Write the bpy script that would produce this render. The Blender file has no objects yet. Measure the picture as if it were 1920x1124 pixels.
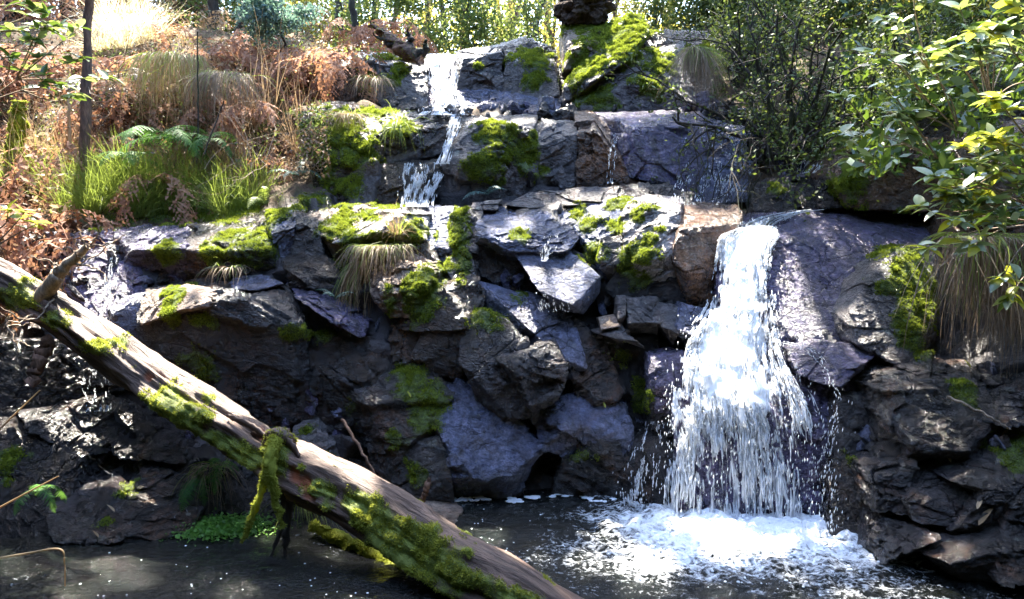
import bpy, bmesh, math, random
import numpy as np
from mathutils import Vector, Matrix, Euler
random.seed(7); np.random.seed(7)
rad = math.radians
scene = bpy.context.scene
col = scene.collection

# ------------------------------------------------------------------ camera, sky, sun, exposure
CAM = np.array([0.0, 0.0, 1.6]); FPX = 1493.0; PITCH = rad(8.08)
cd = bpy.data.cameras.new('camera'); cam = bpy.data.objects.new('camera', cd); col.objects.link(cam)
cam.location = CAM; cam.rotation_euler = (rad(90) - PITCH, 0, 0)
cd.sensor_width = 36; cd.lens = 36 * FPX / 1920; cd.clip_start = 0.05; cd.clip_end = 1000
scene.camera = cam
SUN_AZ = rad(-16)      # measured from +Y, negative = to the left
SUN_EL = rad(58)
world = bpy.data.worlds.new('World'); scene.world = world; world.use_nodes = True
wn = world.node_tree
for n in list(wn.nodes): wn.nodes.remove(n)
sky = wn.nodes.new('ShaderNodeTexSky'); sky.sky_type = 'NISHITA'; sky.sun_disc = False
sky.sun_elevation = SUN_EL; sky.sun_rotation = SUN_AZ; sky.air_density = 1.0; sky.dust_density = 1.2; sky.ozone_density = 1.5
bg = wn.nodes.new('ShaderNodeBackground'); bg.inputs[1].default_value = 0.15
wo = wn.nodes.new('ShaderNodeOutputWorld')
wn.links.new(sky.outputs[0], bg.inputs[0]); wn.links.new(bg.outputs[0], wo.inputs[0])
sl = bpy.data.lights.new('sun', 'SUN'); sl.energy = 3.5; sl.angle = rad(0.5); sl.color = (1.0, 0.93, 0.8)
sun = bpy.data.objects.new('sun', sl); col.objects.link(sun)
sd = Vector((math.sin(SUN_AZ) * math.cos(SUN_EL), math.cos(SUN_AZ) * math.cos(SUN_EL), math.sin(SUN_EL)))
sun.rotation_euler = sd.to_track_quat('Z', 'Y').to_euler(); sun.location = (-3, 10, 12)
scene.view_settings.view_transform = 'Standard'; scene.view_settings.look = 'None'
scene.view_settings.gamma = 1; scene.view_settings.exposure = 3.5; scene.view_settings.use_curve_mapping = False
scene.cycles.max_bounces = 7; scene.cycles.diffuse_bounces = 3; scene.cycles.glossy_bounces = 3
scene.cycles.transparent_max_bounces = 24; scene.cycles.transmission_bounces = 4
scene.cycles.caustics_reflective = False; scene.cycles.caustics_refractive = False
scene.cycles.sample_clamp_indirect = 6

# ------------------------------------------------------------------ picture point -> world point at depth Y
cp, sp_ = math.cos(PITCH), math.sin(PITCH)
def P(px, py, Y):
    px = np.asarray(px, float); py = np.asarray(py, float); Y = np.asarray(Y, float)
    a = (px - 960) / FPX; b = (562 - py) / FPX
    dy = cp + b * sp_; dz = -sp_ + b * cp
    k = Y / dy
    return np.stack([a * k, Y + 0 * a, CAM[2] + dz * k], -1)
def proj(p):
    q = p - CAM
    f = q[..., 1] * cp - q[..., 2] * sp_
    u = q[..., 1] * sp_ + q[..., 2] * cp
    return 960 + FPX * q[..., 0] / f, 562 - FPX * u / f, f

# ------------------------------------------------------------------ numpy noise
def _h(ix, iy, iz, s):
    h = (ix.astype(np.uint32) * np.uint32(374761393) + iy.astype(np.uint32) * np.uint32(668265263)
         + iz.astype(np.uint32) * np.uint32(2147483647) + np.uint32((s * 974634777 + 12345) & 0xffffffff))
    h ^= h >> np.uint32(13); h *= np.uint32(1274126177); h ^= h >> np.uint32(16); h *= np.uint32(2246822519); h ^= h >> np.uint32(15)
    return h.astype(np.float64) / 4294967295.0
def vnoise(p, s=0):
    i = np.floor(p).astype(np.int64); f = p - i; f = f * f * (3 - 2 * f)
    r = 0
    for dx in (0, 1):
        wx = f[:, 0] if dx else 1 - f[:, 0]
        for dy in (0, 1):
            wy = f[:, 1] if dy else 1 - f[:, 1]
            for dz in (0, 1):
                wz = f[:, 2] if dz else 1 - f[:, 2]
                r = r + wx * wy * wz * _h(i[:, 0] + dx, i[:, 1] + dy, i[:, 2] + dz, s)
    return r * 2 - 1
def fbm(p, o=4, s=0, g=0.5):
    r = 0; a = 1
    for k in range(o):
        r = r + a * vnoise(p * 2.03 ** k + 17.3 * k, s + k); a *= g
    return r
def cells(p, s=0):
    """nearest cell of a jittered grid: (random tilt value, random level, gap to the next cell)"""
    b = np.floor(p - 0.5).astype(np.int64)
    d1 = np.full(len(p), 9.0); d2 = np.full(len(p), 9.0); tilt = np.zeros(len(p)); lev = np.zeros(len(p))
    for k in range(8):
        c = b + np.array([k & 1, k >> 1 & 1, k >> 2 & 1])
        x, y, z = c[:, 0], c[:, 1], c[:, 2]
        r = np.stack([_h(x, y, z, s), _h(x, y, z, s + 1), _h(x, y, z, s + 2)], -1)
        q = p - (c + 0.5 + (r - 0.5) * 0.8)
        d = np.sqrt((q * q).sum(1))
        near = d < d1
        d2 = np.where(near, d1, np.minimum(d2, d))
        g = _h(x, y, z, s + 3); g2 = _h(x, y, z, s + 4)
        t = q[:, 0] * (g - .5) * 2 + q[:, 1] * (g2 - .5) * 2 + q[:, 2] * (r[:, 0] - .5) * 2
        tilt = np.where(near, t, tilt); lev = np.where(near, g, lev); d1 = np.where(near, d, d1)
    return tilt, lev, d2 - d1
def sstep(a, b, x):
    t = np.clip((x - a) / (b - a), 0, 1); return t * t * (3 - 2 * t)

# ------------------------------------------------------------------ mesh and tagging helpers
def mesh_from(name, V, F, mats=None, smooth=False, attrs=None, vec=None):
    V = np.asarray(V, np.float32); F = np.asarray(F, np.int32)
    me = bpy.data.meshes.new(name)
    k = F.shape[1]
    me.vertices.add(len(V)); me.vertices.foreach_set('co', V.ravel())
    me.loops.add(F.size); me.loops.foreach_set('vertex_index', F.ravel())
    me.polygons.add(len(F)); me.polygons.foreach_set('loop_start', np.arange(0, F.size, k, dtype=np.int32))
    me.update(calc_edges=True)
    if smooth: me.polygons.foreach_set('use_smooth', np.ones(len(F), bool))
    for a, v in (attrs or {}).items():
        at = me.attributes.new(a, 'FLOAT', 'POINT'); at.data.foreach_set('value', np.asarray(v, np.float32).ravel())
    for a, v in (vec or {}).items():
        at = me.attributes.new(a, 'FLOAT_VECTOR', 'POINT'); at.data.foreach_set('vector', np.asarray(v, np.float32).ravel())
    if mats is not None: me.materials.append(mats)
    return me
def tag(o, label=None, cat=None, group=None, kind=None):
    if label: o['label'] = label
    if cat: o['category'] = cat
    if group: o['group'] = group
    if kind: o['kind'] = kind
    return o
def link(name, data, parent=None, loc=None):
    o = bpy.data.objects.new(name, data); col.objects.link(o)
    if parent is not None: o.parent = parent
    if loc is not None: o.location = loc
    return o
def obj(name, V, F, mat, parent=None, loc=None, **kw):
    return link(name, mesh_from(name, V, F, mat, **kw), parent, loc)
def copy_tree(o, parent=None):
    c = o.copy(); col.objects.link(c)
    if parent is not None: c.parent = parent
    for ch in o.children: copy_tree(ch, c)
    return c
class MB:
    """collects triangles"""
    def __init__(s): s.V = []; s.F = []; s.T = []; s.n = 0
    def add(s, V, F, t=None):
        V = np.asarray(V, float).reshape(-1, 3); F = np.asarray(F, int).reshape(-1, 3)
        s.V.append(V); s.F.append(F + s.n); s.T.append(np.full(len(V), random.random() if t is None else t)); s.n += len(V)
    def data(s): return np.concatenate(s.V), np.concatenate(s.F), np.concatenate(s.T)
    def mesh(s, name, mat, smooth=False):
        V, F, T = s.data(); return mesh_from(name, V, F, mat, smooth=smooth, attrs={'tint': T})
    def build(s, name, mat, parent=None, loc=None, smooth=False): return link(name, s.mesh(name, mat, smooth), parent, loc)
def tube(pts, radii, n=8, jag=0.0, seed=0, cap=True):
    pts = np.asarray(pts, float); radii = np.broadcast_to(np.asarray(radii, float), (len(pts),))
    t = np.gradient(pts, axis=0); t /= np.linalg.norm(t, axis=1)[:, None] + 1e-9
    ref = np.array([0, 0, 1.0]) if abs(t[0, 2]) < .9 else np.array([1.0, 0, 0])
    V = []
    for i in range(len(pts)):
        a = np.cross(t[i], ref); a /= np.linalg.norm(a) + 1e-9; b = np.cross(a, t[i])
        th = np.arange(n) * 2 * math.pi / n
        V.append(pts[i] + radii[i] * (np.cos(th)[:, None] * a + np.sin(th)[:, None] * b))
    V = np.concatenate(V)
    F = []
    for i in range(len(pts) - 1):
        for j in range(n):
            a = i * n + j; b = i * n + (j + 1) % n
            F += [(a, b + n, b), (a, a + n, b + n)]
    if cap:
        for base, c in ((0, pts[0]), ((len(pts) - 1) * n, pts[-1])):
            k = len(V); V = np.vstack([V, c[None]])
            F += [((base + j), k, base + (j + 1) % n) if base == 0 else (base + j, base + (j + 1) % n, k) for j in range(n)]
    return V, np.array(F)
def smooth_path(pts, n):
    pts = np.asarray(pts, float); m = len(pts)
    t = np.linspace(0, m - 1, n); out = []
    for x in t:
        i = min(int(x), m - 2); f = x - i
        p0 = pts[max(i - 1, 0)]; p1 = pts[i]; p2 = pts[i + 1]; p3 = pts[min(i + 2, m - 1)]
        out.append(.5 * ((2 * p1) + (p2 - p0) * f + (2 * p0 - 5 * p1 + 4 * p2 - p3) * f * f + (3 * p1 - p0 - 3 * p2 + p3) * f ** 3))
    return np.array(out)

# ------------------------------------------------------------------ materials
def new_mat(name):
    m = bpy.data.materials.new(name); m.use_nodes = True; nt = m.node_tree
    b = nt.nodes['Principled BSDF']; return m, nt, b
def N(nt, t, **kw):
    n = nt.nodes.new(t)
    for k, v in kw.items():
        if k in n.inputs.keys(): n.inputs[k].default_value = v
        else: setattr(n, k, v)
    return n
def ramp(nt, src, stops):
    r = nt.nodes.new('ShaderNodeValToRGB'); e = r.color_ramp.elements
    while len(e) < len(stops): e.new(0.5)
    for i, (p, c) in enumerate(stops):
        e[i].position = p; e[i].color = (*c, 1) if len(c) == 3 else c
    nt.links.new(src, r.inputs[0]); return r.outputs[0]
def mixc(nt, f, a, b, mode='MIX'):
    m = nt.nodes.new('ShaderNodeMix'); m.data_type = 'RGBA'; m.blend_type = mode
    for s, v in ((m.inputs[0], f), (m.inputs[6], a), (m.inputs[7], b)):
        if hasattr(v, 'links'): nt.links.new(v, s)
        elif isinstance(v, (int, float)): s.default_value = v
        else: s.default_value = (*v, 1)
    return m.outputs[2]
def mth(nt, op, a, b=0.0, c=0.0, clamp=False):
    m = nt.nodes.new('ShaderNodeMath'); m.operation = op; m.use_clamp = clamp
    for s, v in zip(m.inputs, (a, b, c)):
        if hasattr(v, 'links'): nt.links.new(v, s)
        else: s.default_value = v
    return m.outputs[0]
def noise(nt, vec, scale, detail=5, rough=.55, dist=0.0):
    n = N(nt, 'ShaderNodeTexNoise'); n.inputs['Scale'].default_value = scale; n.inputs['Detail'].default_value = detail
    n.inputs['Roughness'].default_value = rough; n.inputs['Distortion'].default_value = dist
    if vec is not None: nt.links.new(vec, n.inputs['Vector'])
    return n.outputs[0]
def mapping(nt, vec, sc=(1, 1, 1), rot=(0, 0, 0)):
    m = nt.nodes.new('ShaderNodeMapping'); m.inputs['Scale'].default_value = sc; m.inputs['Rotation'].default_value = rot
    nt.links.new(vec, m.inputs[0]); return m.outputs[0]

def rock_mat(name, a, b, c, rough=(.12, .5), lichen=0.0, rust=.35, wet=.5):
    m, nt, bs = new_mat(name)
    pos = N(nt, 'ShaderNodeNewGeometry').outputs['Position']
    big = noise(nt, pos, 2.2, 4, .6, .4); mid = noise(nt, pos, 9, 6, .65, .3); fine = noise(nt, pos, 60, 5, .7)
    base = mixc(nt, ramp(nt, big, [(.35, (0, 0, 0)), (.62, (1, 1, 1))]), a, b)
    base = mixc(nt, ramp(nt, mid, [(.45, (0, 0, 0)), (.75, (1, 1, 1))]), base, c)
    r1 = noise(nt, pos, 3.7, 5, .7, .8)
    base = mixc(nt, mth(nt, 'MULTIPLY', ramp(nt, r1, [(.54, (0, 0, 0)), (.7, (1, 1, 1))]), rust), base, (.20, .085, .035))
    spk = ramp(nt, fine, [(.3, (.5, .5, .5)), (.7, (1.45, 1.45, 1.45))])
    base = mixc(nt, 1.0, base, spk, 'MULTIPLY')
    st = ramp(nt, noise(nt, mapping(nt, pos, (1, 1, .35)), 13, 5, .7, 1.0), [(.35, (.5, .48, .45)), (.5, (1, 1, 1)), (.68, (1.7, 1.6, 1.55))])
    base = mixc(nt, 1.0, base, st, 'MULTIPLY')
    vl = N(nt, 'ShaderNodeTexVoronoi', feature='DISTANCE_TO_EDGE'); vl.inputs['Scale'].default_value = 6.5
    wv = N(nt, 'ShaderNodeTexNoise'); wv.inputs['Scale'].default_value = 4; wv.inputs['Detail'].default_value = 6; nt.links.new(pos, wv.inputs[0])
    nt.links.new(mixc(nt, .22, mapping(nt, pos, (1, 1, 1.6), (.3, .4, .2)), wv.outputs[1]), vl.inputs[0])
    crk = ramp(nt, vl.outputs[0], [(.0, (0, 0, 0)), (.022, (1, 1, 1))])
    crf = mixc(nt, ramp(nt, big, [(.42, (0, 0, 0)), (.55, (1, 1, 1))]), (1.0, 1.0, 1.0), crk)
    base = mixc(nt, 1.0, base, mixc(nt, .75, (1.0, 1.0, 1.0), crf), 'MULTIPLY')
    if lichen:
        l = ramp(nt, noise(nt, pos, 14, 3, .5), [(.66, (0, 0, 0)), (.70, (1, 1, 1))])
        base = mixc(nt, mth(nt, 'MULTIPLY', l, lichen), base, (.42, .44, .38))
    at = N(nt, 'ShaderNodeAttribute', attribute_name='moss').outputs['Fac']
    mm = mth(nt, 'ADD', at, mth(nt, 'MULTIPLY', mth(nt, 'SUBTRACT', mid, .5), .7))
    mm = ramp(nt, mm, [(.32, (0, 0, 0)), (.62, (1, 1, 1))])
    mossc = ramp(nt, fine, [(.3, (.025, .04, .006)), (.7, (.12, .17, .02))])
    base = mixc(nt, mm, base, mossc)
    nt.links.new(base, bs.inputs['Base Color'])
    wn_ = ramp(nt, noise(nt, mapping(nt, pos, (1, 1, .6)), 3.1, 4, .6), [(.62 - wet * .35, (rough[0],) * 3), (.78 - wet * .25, (rough[1],) * 3)])
    rr = mth(nt, 'MAXIMUM', wn_, mth(nt, 'MULTIPLY', mm, .9)); nt.links.new(rr, bs.inputs['Roughness'])
    bs.inputs['IOR'].default_value = 1.5; bs.inputs['Coat Weight'].default_value = min(1, wet * 1.25); bs.inputs['Coat Roughness'].default_value = .09; bs.inputs['Coat IOR'].default_value = 1.5
    # relief: crackle, pits and fine ripples of running water
    v = N(nt, 'ShaderNodeTexVoronoi', feature='DISTANCE_TO_EDGE'); v.inputs['Scale'].default_value = 7
    wp = mixc(nt, .12, pos, N(nt, 'ShaderNodeTexNoise').outputs[1])
    nt.links.new(pos, v.inputs['Vector'])
    cr = ramp(nt, v.outputs[0], [(0, (0, 0, 0)), (.02, (1, 1, 1))])
    b2 = N(nt, 'ShaderNodeBump'); b2.inputs['Strength'].default_value = 1.0; b2.inputs['Distance'].default_value = .05
    nt.links.new(mth(nt, 'ADD', mth(nt, 'ADD', noise(nt, mapping(nt, pos, (1, 1, 1.7), (.4, .3, 0)), 16, 7, .68, .6), mth(nt, 'MULTIPLY', noise(nt, pos, 75, 3, .6), .22)), mth(nt, 'MULTIPLY', crf, .25)), b2.inputs['Height'])
    nt.links.new(b2.outputs[0], bs.inputs['Normal']); nt.links.new(b2.outputs[0], bs.inputs['Coat Normal'])
    return m
ROCK = {
    'purple': rock_mat('wet_purple_rock_sky_tinted', (.070, .063, .135), (.125, .104, .195), (.034, .027, .042), (.10, .38), 0, .25, .8),  # bluer base colour carries the sheen of the sky
    'blue': rock_mat('wet_blue_rock_sky_tinted', (.088, .108, .195), (.165, .172, .26), (.046, .044, .06), (.12, .4), .2, .2, .75),  # blue reflection of the sky boosted in the base colour
    'grey': rock_mat('grey_rock', (.125, .117, .122), (.075, .066, .068), (.20, .175, .16), (.28, .6), .6, .3, .3),
    'tan': rock_mat('tan_rock', (.30, .21, .155), (.19, .14, .115), (.38, .30, .23), (.4, .75), .7, .5, .15),
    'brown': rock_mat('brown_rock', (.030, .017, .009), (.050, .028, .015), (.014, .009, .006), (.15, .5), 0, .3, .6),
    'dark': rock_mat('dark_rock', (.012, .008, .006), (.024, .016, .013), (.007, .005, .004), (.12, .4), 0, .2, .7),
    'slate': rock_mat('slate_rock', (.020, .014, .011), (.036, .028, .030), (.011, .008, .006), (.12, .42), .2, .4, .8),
}
def leaf_mat(name, c1, c2, trans=.45, rough=.45, tc=None, spec=.5):
    m, nt, bs = new_mat(name)
    t = N(nt, 'ShaderNodeAttribute', attribute_name='tint').outputs['Fac']
    oi = N(nt, 'ShaderNodeObjectInfo').outputs['Random']
    pos = N(nt, 'ShaderNodeNewGeometry').outputs['Position']
    f = mth(nt, 'FRACT', mth(nt, 'ADD', t, oi))
    f = mth(nt, 'ADD', mth(nt, 'MULTIPLY', f, .7), mth(nt, 'MULTIPLY', noise(nt, pos, 6, 3), .4), clamp=True)
    c = mixc(nt, f, c1, c2)
    nt.links.new(c, bs.inputs['Base Color']); bs.inputs['Roughness'].default_value = rough
    bs.inputs['Specular IOR Level'].default_value = spec
    tr = N(nt, 'ShaderNodeBsdfTranslucent')
    if tc: nt.links.new(mixc(nt, .65, c, tc), tr.inputs[0])
    else: nt.links.new(c, tr.inputs[0])
    ms = N(nt, 'ShaderNodeMixShader'); ms.inputs[0].default_value = trans
    nt.links.new(bs.outputs[0], ms.inputs[1]); nt.links.new(tr.outputs[0], ms.inputs[2])
    nt.links.new(ms.outputs[0], nt.nodes['Material Output'].inputs[0]); return m
M = {}
M['moss'] = leaf_mat('moss', (.065, .085, .014), (.30, .38, .045), .38, .8, (.40, .47, .05), .2)
M['moss_dark'] = leaf_mat('dark_moss', (.03, .055, .006), (.10, .15, .012), .3, .8, None, .2)
M['moss_log'] = leaf_mat('log_moss', (.13, .15, .02), (.44, .47, .08), .4, .8, (.5, .54, .08), .2)
M['grass'] = leaf_mat('green_grass', (.10, .16, .03), (.25, .30, .06), .45, .5, (.40, .50, .08))
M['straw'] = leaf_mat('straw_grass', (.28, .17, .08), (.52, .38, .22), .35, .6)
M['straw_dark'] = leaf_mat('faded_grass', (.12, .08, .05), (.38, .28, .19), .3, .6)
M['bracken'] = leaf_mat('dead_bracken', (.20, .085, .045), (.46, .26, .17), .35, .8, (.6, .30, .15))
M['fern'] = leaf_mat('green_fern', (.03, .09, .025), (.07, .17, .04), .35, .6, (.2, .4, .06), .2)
M['straw_lit'] = leaf_mat('lit_straw_grass', (.55, .46, .28), (.85, .78, .58), .5, .6, (.95, .85, .5))  # paler copy of the straw, sun glare put into its colour
M['gully'] = leaf_mat('shade_toned_gully_leaves', (.006, .010, .004), (.016, .026, .010), .1, .8, None, .1)  # near-black leaf colour put in for shade, limits bounced sun
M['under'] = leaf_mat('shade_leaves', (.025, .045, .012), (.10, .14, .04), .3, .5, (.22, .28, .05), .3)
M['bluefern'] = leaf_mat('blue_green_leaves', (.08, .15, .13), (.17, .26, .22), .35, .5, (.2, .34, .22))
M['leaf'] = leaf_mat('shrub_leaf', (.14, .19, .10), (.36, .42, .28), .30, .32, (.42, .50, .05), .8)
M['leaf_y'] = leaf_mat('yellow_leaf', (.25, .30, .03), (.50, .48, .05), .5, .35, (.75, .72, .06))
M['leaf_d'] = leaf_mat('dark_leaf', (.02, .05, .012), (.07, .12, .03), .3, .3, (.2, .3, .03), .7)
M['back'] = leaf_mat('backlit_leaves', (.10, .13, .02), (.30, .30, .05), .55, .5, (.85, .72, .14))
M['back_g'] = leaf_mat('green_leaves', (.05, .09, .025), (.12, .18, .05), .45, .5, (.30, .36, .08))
M['brownleaf'] = leaf_mat('brown_leaf', (.10, .06, .03), (.35, .24, .15), .3, .6)
M['cress'] = leaf_mat('cress', (.04, .13, .02), (.16, .34, .05), .35, .5, (.2, .5, .06))
def bark_mat(name, a, b, c, sc=20, bump=.6, rough=.85, axis=(1, 1, .25)):
    m, nt, bs = new_mat(name)
    pos = N(nt, 'ShaderNodeAttribute', attribute_name='flow').outputs['Vector'] if name == 'log_bark' else N(nt, 'ShaderNodeNewGeometry').outputs['Position']
    p2 = mapping(nt, pos, axis)
    n1 = noise(nt, p2, sc, 7, .7, .5); n2 = noise(nt, pos, 4, 4, .6)
    base = mixc(nt, ramp(nt, n1, [(.38, (0, 0, 0)), (.62, (1, 1, 1))]), a, b)
    base = mixc(nt, ramp(nt, n2, [(.48, (0, 0, 0)), (.62, (1, 1, 1))]), base, c)
    base = mixc(nt, 1.0, base, ramp(nt, noise(nt, p2, sc * 3, 4, .7), [(.3, (.5, .5, .5)), (.7, (1.4, 1.4, 1.4))]), 'MULTIPLY')
    if name == 'log_bark':
        at = N(nt, 'ShaderNodeAttribute', attribute_name='moss').outputs['Fac']
        base = mixc(nt, ramp(nt, at, [(.35, (0, 0, 0)), (.6, (1, 1, 1))]), base, (.16, .20, .03))
        rd = N(nt, 'ShaderNodeAttribute', attribute_name='red').outputs['Fac']
        base = mixc(nt, rd, base, (.36, .10, .035))
    nt.links.new(base, bs.inputs['Base Color']); bs.inputs['Roughness'].default_value = rough
    bp = N(nt, 'ShaderNodeBump'); bp.inputs['Strength'].default_value = bump; bp.inputs['Distance'].default_value = .02
    nt.links.new(n1, bp.inputs['Height']); nt.links.new(bp.outputs[0], bs.inputs['Normal']); return m
M['log'] = bark_mat('log_bark', (.045, .025, .017), (.20, .125, .09), (.12, .072, .05), 14, .9, .6, (3.0, .35, 3.0))
M['bark'] = bark_mat('brown_bark', (.10, .055, .035), (.24, .13, .08), (.14, .09, .07), 26)
M['bark_d'] = bark_mat('dark_bark', (.02, .015, .012), (.06, .045, .035), (.035, .04, .015), 26)
M['twig'] = bark_mat('dry_twig', (.22, .16, .11), (.45, .35, .25), (.30, .22, .15), 40, .3)
M['soil'] = bark_mat('soil', (.03, .018, .012), (.08, .05, .03), (.05, .03, .02), 30, 1, 1, (1, 1, 1))

# ------------------------------------------------------------------ the hillside behind and under the rocks
TC = [-500, 0, 300, 700, 1200, 1450, 1650, 1920, 2400]
TR = [1300, 1100, 1000, 930, 800, 700, 560, 450, 400, 385, 300, 215, 200, 110, 60]
TY = {  # depth behind each column, row by row
 -500: [3.4, 3.4, 3.6, 3.8, 4.1, 4.3, 4.6, 4.9, 5.2, 5.4, 5.8, 6.2, 6.35, 6.9, 7.4],
 0:    [3.5, 3.5, 3.7, 3.85, 4.2, 4.35, 4.6, 4.9, 5.2, 5.4, 5.8, 6.2, 6.35, 6.9, 7.4],
 300:  [3.8, 3.8, 3.8, 3.95, 4.3, 4.4, 4.65, 4.9, 5.15, 5.3, 5.75, 6.15, 6.3, 6.9, 7.6],
 700:  [4.1, 4.1, 4.15, 4.2, 4.35, 4.45, 4.65, 4.95, 5.2, 5.5, 5.65, 5.95, 6.4, 6.8, 7.6],
 1200: [4.2, 4.2, 4.2, 4.25, 4.4, 4.5, 4.7, 4.95, 5.2, 5.5, 5.65, 5.95, 6.4, 6.8, 7.6],
 1450: [4.0, 4.0, 4.0, 4.05, 4.2, 4.3, 4.5, 4.9, 5.3, 5.5, 5.75, 5.95, 6.1, 6.8, 7.4],
 1650: [3.6, 3.6, 3.65, 3.7, 3.85, 4.0, 4.35, 4.85, 5.15, 5.2, 5.4, 5.7, 5.8, 6.4, 7.0],
 1920: [3.4, 3.4, 3.45, 3.5, 3.6, 3.8, 4.2, 4.6, 4.8, 4.9, 5.2, 5.5, 5.6, 6.1, 6.6],
 2400: [3.2, 3.2, 3.3, 3.4, 3.5, 3.7, 4.1, 4.5, 4.7, 4.8, 5.1, 5.4, 5.5, 6.0, 6.5]}
_tab = np.array([TY[c] for c in TC])
def terrY(px, py):
    px = np.asarray(px, float); py = np.asarray(py, float)
    rr = np.array(TR[::-1], float); tab = _tab[:, ::-1]
    cols = np.stack([np.interp(py, rr, tab[i]) for i in range(len(TC))])
    ci = np.clip(np.searchsorted(TC, px, side='right') - 1, 0, len(TC) - 2)
    c0 = np.array(TC, float)[ci]; c1 = np.array(TC, float)[ci + 1]; f = np.clip((px - c0) / (c1 - c0), 0, 1); f = f * f * (3 - 2 * f)
    flat = cols.reshape(len(TC), -1); k = np.arange(flat.shape[1]); ci_ = ci.ravel()
    return (flat[ci_, k] * (1 - f.ravel()) + flat[ci_ + 1, k] * f.ravel()).reshape(px.shape)
xs = np.arange(-500, 2401, 7.0); ys = np.arange(1300, 55, -6.0)
GX, GY = np.meshgrid(xs, ys)
T3 = P(GX, GY, terrY(GX, GY)); nr, nc = GX.shape
extraY = [8, 9, 10.5, 12.5, 15, 20, 30, 60]
slope = np.interp(xs, [-500, 300, 620, 1050, 1250, 1500, 2400], [.28, .22, -.05, -.05, .12, .45, .55])
rows = [T3.reshape(nr, nc, 3)]; last = rows[0][-1]
for Y in extraY:
    r = np.zeros((nc, 3)); r[:, 0] = last[:, 0] / last[:, 1] * Y; r[:, 1] = Y
    r[:, 2] = last[:, 2] + slope * (min(Y, 13) - last[:, 1]); rows.append(r[None])
T3 = np.concatenate(rows, 0)
zcap = np.interp(xs, [-500, 300, 560, 640, 1060, 1100, 1250, 2400], [9, 4.2, 3.2, 2.5, 2.5, 2.75, 4, 9])
T3[:, :, 2] = np.minimum(T3[:, :, 2], zcap[None])
nr = T3.shape[0]; TV = T3.reshape(-1, 3)
t1, l1, g1 = cells(TV * np.array([3.2, 3.2, 4.0]), 5); t2, l2, g2 = cells(TV * 9.0, 9)
soilw = sstep(.93, 1.05, (TV[:, 2] * .45 + np.abs(TV[:, 0] + .1) * .22 + .0))
dsp = ((l1 - .5) * .16 + t1 * .10 + (l2 - .5) * .035) * (1 - .85 * soilw) + fbm(TV * 2, 5, 3) * (.06 + .07 * soilw)
fade = np.clip((12 - TV[:, 1]) / 5, .2, 1)
TV = TV + np.array([0, -.8, .5]) * (dsp * fade)[:, None] - np.array([0, .17, 0]) * (1 - soilw)[:, None]
idx = np.arange(nr * nc).reshape(nr, nc)
TF = np.stack([idx[:-1, :-1], idx[:-1, 1:], idx[1:, 1:], idx[1:, :-1]], -1).reshape(-1, 4)
m, nt, bs = new_mat('hillside_ground')
pos = N(nt, 'ShaderNodeNewGeometry').outputs['Position']; sx = N(nt, 'ShaderNodeSeparateXYZ'); nt.links.new(pos, sx.inputs[0])
zf = mth(nt, 'ADD', mth(nt, 'MULTIPLY', sx.outputs[2], .5), mth(nt, 'MULTIPLY', noise(nt, pos, 2, 4), .5))
rockc = ramp(nt, noise(nt, pos, 5, 6, .65), [(.35, (.016, .013, .013)), (.65, (.05, .042, .046))])
earth = ramp(nt, noise(nt, pos, 12, 6, .65), [(.35, (.035, .022, .012)), (.5, (.11, .065, .035)), (.68, (.06, .075, .02))])
# soil and leaf litter away from the stream, bare wet rock in it
edge = mth(nt, 'ABSOLUTE', mth(nt, 'SUBTRACT', sx.outputs[0], -.1))
soil_f = ramp(nt, mth(nt, 'ADD', mth(nt, 'MULTIPLY', sx.outputs[2], .45), mth(nt, 'MULTIPLY', edge, .22)), [(.93, (0, 0, 0)), (1.0, (1, 1, 1))])
hma = N(nt, 'ShaderNodeAttribute', attribute_name='moss').outputs['Fac']
nt.links.new(mixc(nt, ramp(nt, hma, [(.4, (0, 0, 0)), (.6, (1, 1, 1))]), mixc(nt, soil_f, rockc, earth), (.06, .09, .015)), bs.inputs['Base Color'])
nt.links.new(ramp(nt, soil_f, [(0, (.3,) * 3), (1, (.9,) * 3)]), bs.inputs['Roughness'])
bp = N(nt, 'ShaderNodeBump'); bp.inputs['Strength'].default_value = .7; bp.inputs['Distance'].default_value = .03
nt.links.new(noise(nt, pos, 22, 6, .7), bp.inputs['Height']); nt.links.new(bp.outputs[0], bs.inputs['Normal'])
hill = obj('hillside', TV, TF, m); tag(hill, kind='structure')
gm, nt, bs = new_mat('shade_toned_soil')
pos = N(nt, 'ShaderNodeNewGeometry').outputs['Position']
nt.links.new(ramp(nt, noise(nt, pos, 3, 6, .7), [(.35, (.012, .009, .006)), (.65, (.035, .025, .015))]), bs.inputs['Base Color']); bs.inputs['Roughness'].default_value = .95  # soil darkened in colour to stand in for forest shade
g = 200
gx = np.linspace(-g, g, 41); A, B = np.meshgrid(gx, gx); gz = np.full(A.shape, -.75)
gi = np.arange(41 * 41).reshape(41, 41)
o = obj('forest_floor', np.stack([A, B, gz], -1).reshape(-1, 3), np.stack([gi[:-1, :-1], gi[:-1, 1:], gi[1:, 1:], gi[1:, :-1]], -1).reshape(-1, 4), gm); tag(o, kind='structure')
# the near bank the photographer stands on
bx_ = np.linspace(-9, 9, 90); by_ = np.linspace(-9, 1.9, 60); A, B = np.meshgrid(bx_, by_)
Z = np.where(B > .9, .05 - (B - .9) * .75, .05) + fbm(np.stack([A, B, A * 0], -1).reshape(-1, 3) * .9, 3, 2).reshape(A.shape) * .07
gi = np.arange(A.size).reshape(A.shape)
o = obj('near_bank', np.stack([A, B, Z], -1).reshape(-1, 3), np.stack([gi[:-1, :-1], gi[:-1, 1:], gi[1:, 1:], gi[1:, :-1]], -1).reshape(-1, 4), gm); tag(o, kind='structure')

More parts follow.
